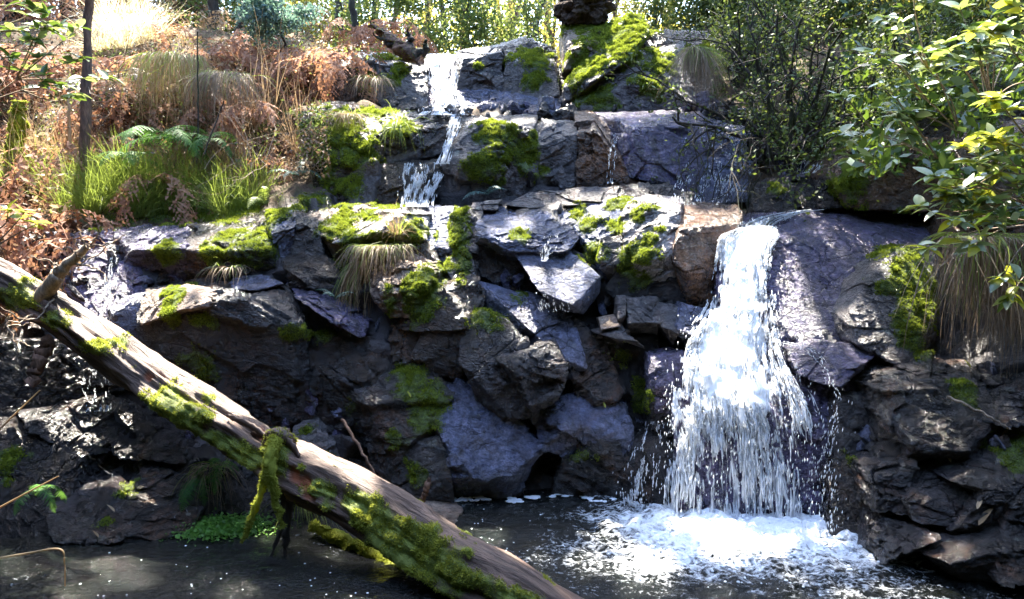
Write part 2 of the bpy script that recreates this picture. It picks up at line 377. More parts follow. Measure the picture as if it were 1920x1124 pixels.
# ------------------------------------------------------------------ rocks: half-space bodies worn and fractured
_geo = {}
def geodesic(f):
    if f in _geo: return _geo[f]
    p = (1 + 5 ** .5) / 2
    v = np.array([(-1, p, 0), (1, p, 0), (-1, -p, 0), (1, -p, 0), (0, -1, p), (0, 1, p), (0, -1, -p), (0, 1, -p), (p, 0, -1), (p, 0, 1), (-p, 0, -1), (-p, 0, 1)], float)
    fs = [(0, 11, 5), (0, 5, 1), (0, 1, 7), (0, 7, 10), (0, 10, 11), (1, 5, 9), (5, 11, 4), (11, 10, 2), (10, 7, 6), (7, 1, 8), (3, 9, 4), (3, 4, 2), (3, 2, 6), (3, 6, 8), (3, 8, 9), (4, 9, 5), (2, 4, 11), (6, 2, 10), (8, 6, 7), (9, 8, 1)]
    ij = [(i, j) for i in range(f + 1) for j in range(f + 1 - i)]; loc = {q: k for k, q in enumerate(ij)}
    I = np.array(ij, float) / f
    tl = []
    for i in range(f):
        for j in range(f - i):
            tl.append((loc[i, j], loc[i + 1, j], loc[i, j + 1]))
            if i + j < f - 1: tl.append((loc[i + 1, j], loc[i + 1, j + 1], loc[i, j + 1]))
    tl = np.array(tl); V = []; F = []
    for a, b, c in fs:
        V.append(v[a] + I[:, :1] * (v[b] - v[a]) + I[:, 1:] * (v[c] - v[a])); F.append(tl + len(ij) * len(F))
    V = np.concatenate(V); F = np.concatenate(F); V /= np.linalg.norm(V, axis=1)[:, None]
    _, first, inv = np.unique(np.round(V, 6), axis=0, return_index=True, return_inverse=True)
    V = V[first]; F = inv.ravel()[F]
    _geo[f] = (V, F); return V, F
def hull_planes(pts):
    bm = bmesh.new()
    for p in pts: bm.verts.new(p)
    r = bmesh.ops.convex_hull(bm, input=bm.verts[:])
    bm.normal_update(); c = pts.mean(0); out = []
    for f in bm.faces:
        n = np.array(f.normal); d = n @ np.array(f.verts[0].co)
        if n @ c > d: n, d = -n, -d
        if f.calc_area() > 1e-6: out.append((*n, d))
    vs = [np.array(v.co) for v in bm.verts if v.link_faces]
    bm.free(); return np.array(out), np.array(vs)
def rock_geo(pts, seed, chips=1.0, rel=1.0, rnd=170, res=1.0, amp=1.0):
    rs = np.random.RandomState(seed); pts = np.asarray(pts, float); chips = chips * .5
    lo, hi = pts.min(0), pts.max(0); s = np.maximum((hi - lo) / 2, .02)
    pl, vs = hull_planes(pts)
    c = vs.mean(0) * .5 + (lo + hi) / 2 * .5
    if not (pl[:, :3] @ c < pl[:, 3] - .004).all(): c = vs.mean(0)
    # scaled space
    n = pl[:, :3] * s; d = pl[:, 3] - pl[:, :3] @ c; q = np.linalg.norm(n, axis=1); n = n / q[:, None]; d = np.maximum(d / q, .02)
    ex_n = []; ex_d = []
    vv = (vs - c) / s
    for v in vv:
        if rs.rand() < .4 * chips:
            w = v / np.linalg.norm(v) + rs.normal(0, .28, 3); w /= np.linalg.norm(w)
            ex_n.append(w); ex_d.append((vv @ w).max() * rs.uniform(.93, .985))
    for k in range(int(5 * chips)):
        w = rs.normal(0, 1, 3); w[1] -= .6; w /= np.linalg.norm(w); ex_n.append(w); ex_d.append((vv @ w).max() * rs.uniform(.9, .98))
    if ex_n: n = np.vstack([n, ex_n]); d = np.concatenate([d, ex_d])
    R = float(np.linalg.norm(s)); Yc = lo[1]
    f = int(np.clip(R * 92 * rel * (4.2 / max(Yc, 2.8)) ** .5 * res, 9, 66))
    U, F = geodesic(f)
    tw = (CAM - c); tw = tw / np.linalg.norm(tw) + np.array([0, 0, .35]); tw = tw / s; tw /= np.linalg.norm(tw)
    U = U + .45 * tw; U /= np.linalg.norm(U, axis=1)[:, None]
    dn = U @ n.T
    ratio = np.maximum(dn, 1e-4) / d[None]
    m_ = ratio.max(1); r = 1 / (m_ * ((ratio / m_[:, None]) ** rnd).sum(1) ** (1 / rnd))
    V = c + s * U * r[:, None]
    W = V + fbm(V * 1.7, 2, seed)[:, None] * .07 + fbm(V * 5, 2, seed + 9)[:, None] * .02
    a = rs.uniform(-.8, .8); ca, sa = math.cos(a), math.sin(a)      # each rock has its own bedding direction
    W2 = np.stack([W[:, 0] * ca + W[:, 2] * sa, W[:, 1], -W[:, 0] * sa + W[:, 2] * ca], -1)
    k = min(1, R / .45)
    t1, l1, g1 = cells(W2 * np.array([2.6, 2.6, 5.6]) + seed, seed % 97)
    t2, l2, g2 = cells(W2 * np.array([6.5, 6.5, 17]) + seed, seed % 89)
    t3, l3, g3 = cells(W2 * np.array([22, 22, 48]) + seed, seed % 83)
    b1 = sstep(-.35, .25, vnoise(V * 2.4 + 5, seed + 21)); b2 = sstep(-.2, .3, vnoise(V * 4.1 + 9, seed + 22))   # where it is shattered
    h = ((l1 - .5) * .026 + t1 * .042) * k * (.35 + .65 * b1) + ((l2 - .5) * .018 + t2 * .020) * (.15 + .85 * b2) + ((l3 - .5) * .009 + t3 * .010) * (.2 + .8 * b2)
    h -= (1 - sstep(.0, .05, g1)) * .022 * k * sstep(.15, .35, vnoise(V * 3.3, seed + 23)) + (1 - sstep(0, .07, g2)) * .006 * b2
    h += fbm(V * 5, 3, seed) * .006 * k + fbm(V * np.array([24, 24, 40]), 3, seed + 5) * .0055
    dirw = s * U; dirw /= np.linalg.norm(dirw, axis=1)[:, None]
    V = V + dirw * h[:, None] * amp
    return V, F, c
def zoff(p, t): q = np.array(p, float); return q
Rlist = []   # label, material, V, F, centre
def Rk(label, mat, pts, t=.35, cat='rock', name='angular_rock', chips=1.0, res=1.0, rnd=170, amp=1.0):
    f = np.array([P(*p) for p in pts]); c = f.mean(0); f = f + (f - c) * np.array([.05, 0, .035])
    # the part inside the hill: the outline pushed back and drawn in a little
    b = c + (f - c) * .97; b[:, 1] += t; b[:, 2] += (b[:, 1] - f[:, 1]) * .02 - .02
    b[:, 2] = np.minimum(b[:, 2], f[:, 2].max() + .01)
    V, F, c = rock_geo(np.vstack([f, b]), len(Rlist) * 7 + 3, chips, 1.0, rnd, res, amp)
    Rlist.append([label, mat, V, F, c, cat, name])

Rk('wet block with a lavender top at the far left end of the long ledge', 'purple', [(212,430,4.85),(345,426,4.85),(240,470,4.55),(345,466,4.5),(250,520,4.62),(345,545,4.65),(238,500,4.6)])
Rk('dark block with moss hanging on its face, right of the leftmost ledge block', 'slate', [(350,424,4.85),(505,415,4.85),(350,470,4.5),(420,472,4.48),(505,470,4.55),(350,548,4.65),(440,540,4.6),(510,530,4.65)])
Rk('purple sloping rock under the left trickle behind the log fork', 'purple', [(148,440,4.8),(210,432,4.85),(232,470,4.7),(245,520,4.6),(130,505,4.55),(110,610,4.3),(240,620,4.25),(275,560,4.4)])
Rk('small blue step rock at the foot of the left trickle', 'blue', [(205,575,4.32),(280,548,4.42),(280,600,4.3),(215,592,4.2),(270,700,4.25),(200,680,4.3)], .3)
Rk('big square block with pinkish top and moss stripe above the log', 'slate', [(275,538,4.5),(395,528,4.55),(535,545,4.5),(267,610,4.2),(375,572,4.08),(470,568,4.08),(545,605,4.12),(275,720,4.25),(330,790,4.22),(430,830,4.2),(570,790,4.2),(570,640,4.2)], .3)
Rk('pale pink cracked slab capping the left corner of the big square block', 'tan', [(272,540,4.42),(318,532,4.48),(320,560,4.2),(266,608,4.14),(300,596,4.1),(340,580,4.06),(390,545,4.18),(385,575,4.06),(395,562,4.07)], .12, chips=.7)
Rk('narrow blue wet rock in the notch right of the hanging moss cushion', 'blue', [(505,398,4.9),(562,392,4.9),(550,430,4.6),(512,440,4.62),(520,500,4.6),(548,490,4.6)])
Rk('upright dark rock splinter beside the notch in the long ledge', 'slate', [(552,395,4.85),(612,398,4.85),(560,420,4.62),(600,440,4.58),(605,480,4.55),(545,480,4.58)])
Rk('brown wet rock under the notch with a pale blue upper rim', 'brown', [(530,480,4.6),(605,475,4.55),(635,520,4.42),(540,520,4.42),(535,600,4.5),(625,600,4.45),(640,560,4.42)])
Rk('thin lavender flake lying on the big square block', 'blue', [(440,522,4.5),(500,518,4.5),(528,532,4.38),(480,545,4.32),(430,542,4.36)], .06, chips=.5)
Rk('reddish wet slab sloping down toward the straw grass clump', 'purple', [(545,535,4.5),(605,542,4.5),(690,605,4.3),(680,640,4.2),(600,592,4.14),(560,562,4.28)], .25)
Rk('rippled black rock mass left of the dark central face', 'dark', [(570,640,4.3),(650,620,4.3),(740,660,4.25),(740,760,4.2),(660,830,4.2),(570,800,4.25),(600,700,4.12),(700,720,4.1)])
Rk('pinkish rock with thick bright moss on the long ledge left of the cream slab', 'tan', [(585,398,4.85),(690,382,4.9),(625,450,4.55),(600,440,4.6),(660,440,4.6),(700,400,4.75),(640,500,4.65)])
Rk('sunlit cream slab with a sharp ridge on the long ledge', 'pale', [(690,392,4.85),(770,385,4.92),(802,402,4.8),(795,455,4.55),(630,455,4.5),(700,440,4.45),(745,402,4.55),(700,475,4.6)])
Rk('brown rock hidden behind the straw grass clump', 'brown', [(650,455,4.6),(800,455,4.55),(820,490,4.5),(700,580,4.5),(640,520,4.55)])
Rk('blue wet rock shelf right of the cream slab', 'blue', [(785,390,4.92),(860,388,4.92),(850,470,4.55),(800,458,4.6),(850,520,4.6),(800,490,4.66)])
Rk('mossy rock on the long ledge left of the blue overhang', 'grey', [(855,390,4.92),(902,398,4.88),(895,470,4.5),(850,470,4.55),(850,520,4.5),(900,520,4.55)])
Rk('small grey rock with dark moss above the brown central face', 'grey', [(835,482,4.52),(880,470,4.55),(892,520,4.42),(845,522,4.38),(870,565,4.45)], .25)
Rk('pink rounded boulder with a mossy right side in the middle of the face', 'tan', [(750,475,4.5),(820,492,4.5),(832,512,4.42),(700,500,4.45),(693,530,4.35),(735,550,4.2),(775,545,4.17),(815,520,4.28),(785,600,4.2),(720,590,4.25),(700,560,4.3)])
Rk('large dark rippled face below the pink boulder', 'brown', [(800,530,4.4),(890,512,4.4),(905,560,4.3),(872,600,4.12),(740,600,4.3),(725,650,4.2),(740,690,4.15),(860,705,4.15),(872,625,4.1),(832,540,4.22)])
Rk('broad blue ledge rock with a white sheen above the dark recess', 'blue', [(895,400,4.92),(1072,392,4.97),(1088,440,4.7),(1062,472,4.52),(960,472,4.46),(900,442,4.48),(960,505,4.75),(1050,500,4.75),(895,462,4.62)])
Rk('black overhung recess rock under the broad blue ledge', 'brown', [(893,455,4.60),(985,478,4.56),(1030,562,4.55),(1000,572,4.55),(905,518,4.52)])
Rk('tilted lavender slab with fine cracks in the centre of the cliff', 'blue', [(962,470,4.52),(1062,468,4.62),(1122,518,4.4),(1073,572,4.2),(1012,546,4.24),(988,510,4.37),(1122,550,4.42),(1092,588,4.35),(1040,578,4.4)], .2, chips=.1, amp=.6)
Rk('ledge rock striped with bright moss left of the pale boulder', 'blue', [(1065,388,4.97),(1195,374,4.97),(1180,470,4.6),(1125,480,4.52),(1085,440,4.68),(1135,570,4.62),(1190,560,4.6)])
Rk('small lavender plate below the moss stripes', 'grey', [(1130,447,4.5),(1170,440,4.5),(1168,490,4.40),(1150,498,4.40),(1120,488,4.43),(1150,540,4.55)], .15, chips=.4)
Rk('black slanting rock right of the tilted lavender slab', 'dark', [(1070,465,4.66),(1100,480,4.6),(1160,560,4.5),(1125,580,4.5),(1120,520,4.56)])
Rk('pale rounded boulder with yellow moss at the cliff edge left of the falls', 'pale', [(1185,375,4.8),(1215,368,4.87),(1282,372,4.87),(1172,400,4.6),(1168,475,4.42),(1235,480,4.33),(1275,465,4.4),(1272,390,4.58),(1180,550,4.5),(1270,560,4.5)], rnd=30)
Rk('brown rusty rock at the lip left of the main waterfall', 'rust', [(1265,378,4.87),(1390,390,4.8),(1387,420,4.6),(1345,460,4.5),(1335,515,4.4),(1290,512,4.3),(1262,480,4.36),(1275,430,4.42),(1340,570,4.5),(1290,600,4.5)])
Rk('dark mossy face under the pale boulder', 'dark', [(1160,490,4.46),(1270,480,4.43),(1292,562,4.4),(1160,565,4.42),(1140,540,4.5),(1270,590,4.45)])
Rk('grey brown flat plate under the mossy face', 'grey', [(1178,558,4.36),(1232,562,4.36),(1238,606,4.2),(1178,606,4.2),(1180,625,4.3),(1230,625,4.3)], .2, chips=.5)
Rk('thin upright stone left of the grey brown plate', 'grey', [(1158,554,4.36),(1174,556,4.36),(1174,590,4.2),(1158,600,4.22),(1160,625,4.3)], .15, chips=.4)
Rk('crumbling grey rock between the brown plate and the blue slab', 'grey', [(1236,566,4.34),(1275,575,4.32),(1272,625,4.14),(1240,612,4.18),(1262,650,4.25)], .2)
Rk('blue wet slab touching the left edge of the falls', 'blue', [(1278,568,4.3),(1338,590,4.3),(1322,642,4.08),(1272,618,4.13),(1290,665,4.25),(1335,660,4.2)], .2, chips=.5)
Rk('small orange stone above the green shaded face', 'tan', [(1122,597,4.3),(1152,590,4.32),(1162,612,4.2),(1130,618,4.18)], .12)
Rk('grey chips of rock above the green shaded face', 'grey', [(1160,612,4.25),(1110,622,4.25),(1195,640,4.14),(1150,634,4.12),(1210,655,4.2)], .15)
Rk('long diagonal blue slab running down from the centre', 'blue', [(900,530,4.46),(1000,552,4.46),(1075,600,4.35),(1100,692,4.1),(1048,668,4.10),(985,612,4.18),(935,562,4.3),(1010,700,4.32),(960,650,4.35),(905,575,4.42)], .2)
Rk('crumbly black rock right of the diagonal slab', 'slate', [(1080,600,4.35),(1130,640,4.3),(1175,740,4.15),(1120,745,4.08),(1065,700,4.12),(1110,790,4.2)])
Rk('standing grey wedge with a moss cap', 'slate', [(868,615,4.13),(905,588,4.2),(950,600,4.2),(985,640,4.1),(960,700,4.02),(1000,780,4.0),(960,788,3.98),(885,700,4.0),(862,680,4.03),(900,765,4.1)], .25, chips=.7)
Rk('leaning square block wedged against the standing grey wedge', 'slate', [(928,668,4.04),(1040,638,4.12),(1060,685,4.0),(1050,735,3.95),(994,768,3.88),(966,702,3.90),(975,668,3.92),(1000,780,4.0)], .25, chips=.6)
Rk('large bluish slab facing up near the pool left of the falls', 'blue', [(860,715,4.15),(950,760,4.1),(1012,840,3.97),(965,885,3.86),(905,902,3.8),(850,875,3.8),(812,790,3.95),(800,740,4.1),(850,940,4.0),(960,930,4.0)], .3, chips=.6)
Rk('dark boulder draped with a bright moss curtain by the pool', 'slate', [(672,735,4.1),(770,690,4.17),(862,715,4.17),(822,780,3.97),(770,830,3.9),(738,870,3.9),(718,790,3.95),(690,755,4.0),(760,950,4.0),(700,900,4.05)], .3)
Rk('low rock with dark moss at the pool edge under the moss curtain', 'slate', [(735,850,3.93),(820,825,3.92),(845,892,3.8),(790,925,3.84),(740,920,3.92),(760,970,3.9),(850,965,3.9)], .3)
Rk('crinkled bluish rock mass above the black pool cave', 'blue', [(1000,770,4.1),(1080,742,4.15),(1170,760,4.15),(1178,830,4.03),(1120,802,3.96),(1060,802,3.93),(1008,850,3.93),(1090,860,4.0),(1180,880,4.05)], .3)
Rk('black rounded rock over the pool between the two falls', 'dark', [(1080,800,4.05),(1140,805,4.03),(1182,880,3.92),(1100,850,3.92),(1050,890,3.95),(1020,965,4.0),(1180,965,3.93)], .35)
Rk('tall shaded face with a green moss streak left of the falls', 'dark', [(1108,622,4.3),(1230,632,4.3),(1252,700,4.25),(1240,835,4.2),(1190,835,4.2),(1128,742,4.25)], .3)
Rk('purple broken rock standing beside the falls', 'purple', [(1218,668,4.1),(1282,662,4.1),(1278,760,3.95),(1230,732,4.0),(1218,700,4.02),(1230,805,4.05),(1272,805,4.0)], .3)
Rk('black pointed rock under the purple broken rock', 'dark', [(1222,742,4.02),(1262,732,4.0),(1265,850,3.96),(1222,832,4.0)], .3)
Rk('dark wet rock under the small side fall', 'dark', [(1175,830,4.05),(1255,812,4.0),(1258,955,3.85),(1172,965,3.85),(1212,835,3.92)], .3)
Rk('huge smooth purple slab right of the falls', 'purple', [(1392,405,5.0),(1430,393,5.12),(1560,385,5.15),(1740,408,5.0),(1772,440,4.8),(1702,480,4.42),(1622,560,4.2),(1600,640,4.05),(1450,655,4.02),(1360,600,4.15),(1345,470,4.5),(1440,480,4.45),(1560,440,4.55),(1400,700,4.15),(1600,700,4.1)], .35, chips=.1, rnd=26, amp=.5)
Rk('grey boulder with a bright moss patch beside the straw tussock', 'grey', [(1690,465,4.3),(1757,458,4.35),(1760,560,4.0),(1752,655,3.9),(1690,690,3.76),(1610,650,3.84),(1592,600,3.93),(1620,530,4.08),(1645,500,4.15)], .4, chips=.2, rnd=30, amp=.5)
Rk('broad purple rock behind the falling water', 'purple', [(1360,650,4.1),(1560,650,4.02),(1660,660,3.97),(1660,760,3.87),(1570,800,3.75),(1552,1000,3.62),(1280,1000,3.75),(1268,760,3.95),(1300,680,4.05),(1420,780,3.8)], .4)
Rk('lavender wet ledge where the thin side stream turns', 'purple', [(1530,640,4.0),(1655,655,3.9),(1612,690,3.75),(1580,730,3.72),(1500,705,3.85),(1480,655,3.98)], .25)
Rk('rough upright rock right of the side stream with a rusty top', 'slate', [(1570,745,3.74),(1665,742,3.78),(1662,872,3.65),(1572,872,3.62)], .3)
Rk('black block at the waterline right of the falls', 'dark', [(1562,860,3.64),(1652,865,3.62),(1650,1012,3.42),(1562,1012,3.45)], .35)
Rk('long dark rock under the straw tussock', 'slate', [(1655,700,3.7),(1760,672,3.82),(1870,685,3.77),(1868,720,3.6),(1690,732,3.5),(1658,732,3.55),(1860,752,3.6),(1680,762,3.6)], .35)
Rk('largest dark boulder in the right pile with a small moss tuft', 'slate', [(1700,722,3.52),(1850,727,3.56),(1872,790,3.42),(1832,842,3.35),(1722,842,3.35),(1690,800,3.42),(1660,780,3.5),(1668,735,3.55),(1700,862,3.45),(1840,862,3.45)], .35)
Rk('square black block by the water at the left edge of the right pile', 'slate', [(1650,872,3.47),(1700,858,3.47),(1717,882,3.35),(1707,955,3.3),(1645,965,3.33),(1643,890,3.35)], .3)
Rk('five sided dark block in the middle of the right pile', 'slate', [(1720,905,3.35),(1790,878,3.4),(1812,930,3.25),(1782,990,3.2),(1715,980,3.23),(1705,940,3.25)], .3)
Rk('dark rock capped by moss at the right edge of the frame', 'slate', [(1780,880,3.4),(1850,832,3.47),(1920,810,3.47),(1980,820,3.45),(1980,920,3.2),(1850,922,3.15),(1800,912,3.2),(1930,950,3.25)], .35)
Rk('slanting slab with a pale leaf along its upper edge by the water', 'slate', [(1750,1012,3.2),(1920,965,3.2),(1980,960,3.2),(1980,1030,3.0),(1850,1042,2.98),(1772,1062,3.02),(1740,1042,3.1),(1800,1092,3.08),(1940,1088,3.05)], .3)
Rk('dark rock dipping into the pool at the corner of the right pile', 'slate', [(1650,962,3.36),(1740,975,3.32),(1762,1010,3.12),(1695,1042,3.1),(1655,1062,3.18),(1650,1000,3.28)], .3)
Rk('rock in the lower right corner half under water', 'slate', [(1870,1052,3.0),(1960,1010,3.05),(2000,1090,2.9),(1880,1102,2.92)], .3)
Rk('dark rock under the grass roots at the right edge', 'slate', [(1862,740,3.52),(1960,690,3.62),(2000,800,3.4),(1885,802,3.35)], .35)
Rk('broad dark slab with fallen leaves in the right pile', 'slate', [(1810,905,3.32),(1980,900,3.22),(1980,1005,3.12),(1790,1005,3.14),(1850,925,3.16)], .35)
Rk('narrow rock between the rusty topped rock and the largest dark boulder', 'slate', [(1650,780,3.62),(1722,800,3.5),(1715,880,3.4),(1650,885,3.48)], .35)
Rk('black bank rock with moss on top at the left edge by the pool', 'dark', [(-60,780,3.95),(100,800,3.92),(150,860,3.75),(120,940,3.6),(-60,960,3.55),(-60,1050,3.4),(100,1030,3.45)], .4)
Rk('smooth wet rock washed by the left stream at the pool edge', 'slate', [(130,880,3.9),(260,862,3.95),(335,900,3.75),(375,960,3.6),(355,1000,3.5),(200,1015,3.38),(90,1022,3.38),(80,950,3.55),(200,1045,3.45),(340,1030,3.5)], .4, rnd=26, chips=.6)
Rk('deep black rock wall under the upper end of the log', 'dark', [(-60,640,4.2),(130,640,4.2),(250,700,4.15),(300,800,4.1),(250,860,4.0),(100,800,3.95),(-60,760,4.0),(-60,880,4.1),(280,890,4.1)], .3)
Rk('wet stepped ledge crossed by the left stream', 'slate', [(30,772,3.98),(200,750,4.0),(340,830,3.95),(335,872,3.83),(150,852,3.80),(45,802,3.83)], .3)
Rk('dark rock behind the small ferns under the log', 'dark', [(330,822,4.0),(435,830,4.0),(445,930,3.75),(340,930,3.75),(460,985,3.7),(330,990,3.65)], .3)
Rk('shadowed rock behind the moss covered branch stubs', 'dark', [(430,850,4.05),(620,850,4.05),(745,900,4.0),(745,965,3.9),(520,1000,3.65),(430,980,3.7)], .3)
Rk('rounded grey boulder peeping over the log', 'grey', [(548,800,4.05),(590,790,4.07),(622,840,3.95),(628,882,3.9),(560,872,3.86),(545,830,3.95)], .25, rnd=24)
Rk('flat brown stone in the pool behind the log', 'tan', [(752,942,3.82),(800,946,3.8),(860,966,3.7),(864,995,3.58),(780,990,3.52),(750,968,3.62)], .2)
# middle right
Rk('mossy grey block in the side gully right of the long ledge', 'slate', [(1412,345,5.3),(1470,332,5.32),(1492,350,5.2),(1487,398,5.1),(1413,398,5.1)], .3, res=.8)
Rk('black wet block under the gully water', 'dark', [(1490,342,5.3),(1540,332,5.32),(1550,392,5.1),(1490,392,5.1)], .3, res=.8)
Rk('upper rock in the side gully washed by white water', 'purple', [(1455,300,5.65),(1548,298,5.65),(1548,335,5.35),(1478,338,5.35)], .3, res=.8)
Rk('large overhanging mossy boulder above the purple slab', 'rust', [(1568,300,5.0),(1650,250,5.0),(1780,260,4.9),(1800,330,4.8),(1790,402,4.75),(1600,392,4.75),(1580,350,4.78),(1560,330,4.9)], .5, cat='boulder', name='mossy_boulder', res=.8, rnd=24)
Rk('narrow dark rock left of the overhanging boulder', 'dark', [(1540,330,5.1),(1585,320,5.1),(1592,388,4.95),(1545,390,4.95)], .3, res=.8)
Rk('moss covered boulder high on the right bank behind the leaves', 'brown', [(1640,200,5.3),(1720,120,5.5),(1860,100,5.6),(1960,200,5.2),(1800,280,5.0),(1680,270,5.1)], .5, cat='boulder', name='mossy_boulder', res=.7, rnd=20)
Rk('reddish brown bank rock behind the straw tussock', 'rust', [(1790,250,5.0),(1990,220,5.0),(1990,560,4.2),(1775,490,4.5),(1765,650,4.15),(1990,700,4.0)], .4, res=.7)
# second tier
Rk('moss wrapped block at the left end of the middle tier', 'brown', [(600,195,5.85),(700,200,5.85),(722,218,5.7),(570,215,5.6),(575,250,5.45),(700,260,5.4),(715,300,5.35),(600,310,5.3),(572,290,5.4)], .4, res=.9)
Rk('mossy lower block at the left foot of the middle tier', 'brown', [(588,300,5.4),(700,300,5.4),(702,320,5.3),(692,378,5.25),(588,372,5.25)], .4, res=.9)
Rk('split block with a grey top and black face left of the thin stream', 'slate', [(720,205,5.8),(845,215,5.8),(850,235,5.6),(842,300,5.45),(780,310,5.4),(715,300,5.45),(760,248,5.34),(720,240,5.45)], .4, res=.9)
Rk('brown stained block beside the small white cascade', 'brown', [(685,312,5.35),(760,308,5.35),(760,340,5.25),(757,388,5.2),(690,378,5.2)], .3, res=.9)
Rk('wet step under the small white cascade', 'slate', [(758,305,5.38),(838,305,5.38),(825,340,5.22),(800,390,5.15),(750,388,5.15)], .3, res=.9)
Rk('broad block with leafy moss and pink fractures in the middle tier', 'grey', [(860,215,5.8),(1000,222,5.75),(1000,242,5.4),(880,240,5.4),(850,290,5.3),(828,310,5.35),(990,330,5.3),(985,388,5.32),(828,390,5.3),(872,300,5.2)], .4, res=.9)
Rk('tall lavender grey panel of rock right of the leafy moss', 'grey', [(1000,225,5.7),(1080,228,5.7),(1080,348,5.35),(1000,362,5.32),(992,280,5.35),(1080,250,5.42)], .4, res=.9, chips=.5)
Rk('black face with an orange upper corner in the middle tier', 'rust', [(1080,215,5.75),(1118,212,5.75),(1112,240,5.36),(1085,240,5.4),(1145,300,5.38),(1200,348,5.32),(1085,352,5.3)], .4, res=.9, chips=.5)
Rk('large purple rock with a thin trickle at the right of the middle tier', 'purple', [(1118,212,5.8),(1310,210,5.8),(1330,240,5.6),(1300,370,5.25),(1230,348,5.2),(1190,240,5.34),(1180,330,5.34)], .4, res=.9)
Rk('blue black rock under the tangle of roots', 'blue', [(1300,220,5.72),(1400,235,5.62),(1412,372,5.25),(1290,388,5.2)], .4, res=.9)
Rk('low grey shelf stone in front of the lavender grey panel', 'grey', [(955,384,5.0),(1000,360,5.12),(1090,352,5.17),(1160,350,5.12),(1150,380,4.95),(1000,390,4.9)], .25, res=.8)
Rk('low dark shelf stone in front of the large purple rock', 'slate', [(1150,350,5.17),(1240,345,5.2),(1300,365,5.1),(1290,390,4.95),(1170,378,4.95)], .25, res=.8)
Rk('small flat stone under the black split face', 'grey', [(888,380,4.98),(936,376,4.98),(932,394,4.86),(880,394,4.86)], .15, res=.8)
# third tier
Rk('brown block under the rusty bracken at the left of the top tier', 'brown', [(625,105,6.6),(700,98,6.7),(700,115,6.3),(640,125,6.25),(700,200,6.15),(620,192,6.2)], .5, res=.9)
Rk('grey block with moss tufts left of the top fall', 'grey', [(700,102,6.7),(780,110,6.6),(798,135,6.4),(800,208,6.1),(700,208,6.1),(710,130,6.3)], .5, res=.9)
Rk('small dark stone at the foot of the top tier left of the fall', 'dark', [(735,180,6.1),(775,185,6.1),(782,214,5.95),(725,212,5.95)], .2, res=.8)
Rk('lichen spotted grey block right of the top fall', 'grey', [(855,98,6.7),(940,85,6.8),(945,180,6.3),(855,170,6.35),(870,110,6.4),(938,100,6.45)], .5, res=.9)
Rk('highest block of the cascade with moss over its corner', 'grey', [(940,82,6.8),(990,72,6.8),(1040,95,6.7),(1047,182,6.2),(945,184,6.3),(950,110,6.4),(1037,120,6.35)], .5, res=.9)
Rk('wide blue grey slab under the highest block', 'blue', [(850,165,6.4),(1050,180,6.25),(1047,228,6.0),(860,218,6.05),(855,185,6.25)], .4, res=.9)
Rk('wet rock behind the top fall', 'purple', [(798,104,6.72),(858,102,6.72),(868,218,6.1),(800,215,6.1)], .3, res=.9)
Rk('black crevice rock right of the highest block', 'dark', [(1048,120,6.8),(1080,100,6.8),(1080,218,6.25),(1047,218,6.3)], .4, res=.8)
Rk('pink boulder with a moss rim below the soil clod', 'tan', [(1055,50,6.7),(1130,42,6.8),(1145,60,6.4),(1120,120,6.3),(1060,130,6.3),(1075,95,6.25)], .5, res=.8)
Rk('long diagonal boulder thick with golden moss at the top right', 'grey', [(1060,200,6.1),(1062,160,6.1),(1150,40,6.5),(1200,30,6.6),(1215,60,6.3),(1180,110,6.1),(1120,150,5.95)], .4, cat='boulder', name='mossy_boulder', res=.8)
Rk('lichen spotted boulder below the diagonal mossy boulder', 'grey', [(1100,160,6.2),(1160,110,6.3),(1280,80,6.5),(1300,202,6.0),(1140,214,5.95),(1060,212,6.0),(1200,150,6.0)], .4, cat='boulder', name='mossy_boulder', res=.8)
Rk('brown boulder behind the hanging straw clump', 'brown', [(1200,60,6.7),(1340,60,6.6),(1340,202,6.1),(1250,202,6.1)], .5, res=.8)
Rk('orange brown rock wall under the hanging dry grass at the upper left', 'rust', [(130,150,6.4),(330,120,6.5),(440,150,6.4),(430,260,6.1),(150,290,6.0),(300,280,6.0),(250,170,6.1)], .5, res=.7)
ROCK['pale'] = rock_mat('pale_rock', (.40, .37, .34), (.28, .26, .27), (.46, .40, .33), (.35, .7), .6, .25, .1)
ROCK['rust'] = rock_mat('rusty_rock', (.11, .06, .035), (.20, .10, .05), (.06, .04, .03), (.15, .5), 0, .8, .6)

# first surface met from the camera, in cells of 5 picture points
ZW, ZH = 420, 270
zb = np.full((ZH, ZW), 99.0)
def zput(V):
    px, py, f = proj(V); i = ((px + 60) / 5).astype(int); j = ((py + 60) / 5).astype(int)
    ok = (i >= 0) & (i < ZW) & (j >= 0) & (j < ZH) & (f > .3)
    np.minimum.at(zb, (j[ok], i[ok]), V[ok, 1])
zput(TV)
for r in Rlist: zput(r[2])
def surfY(px, py, w=1):
    i = int((px + 60) / 5); j = int((py + 60) / 5)
    b = zb[max(j - w, 0):j + w + 1, max(i - w, 0):i + w + 1]
    b = b[b < 50]
    return float(np.median(b)) if len(b) else float(terrY(px, py))
def hit(px, py, off=0.0): return P(px, py, surfY(px, py) - off)

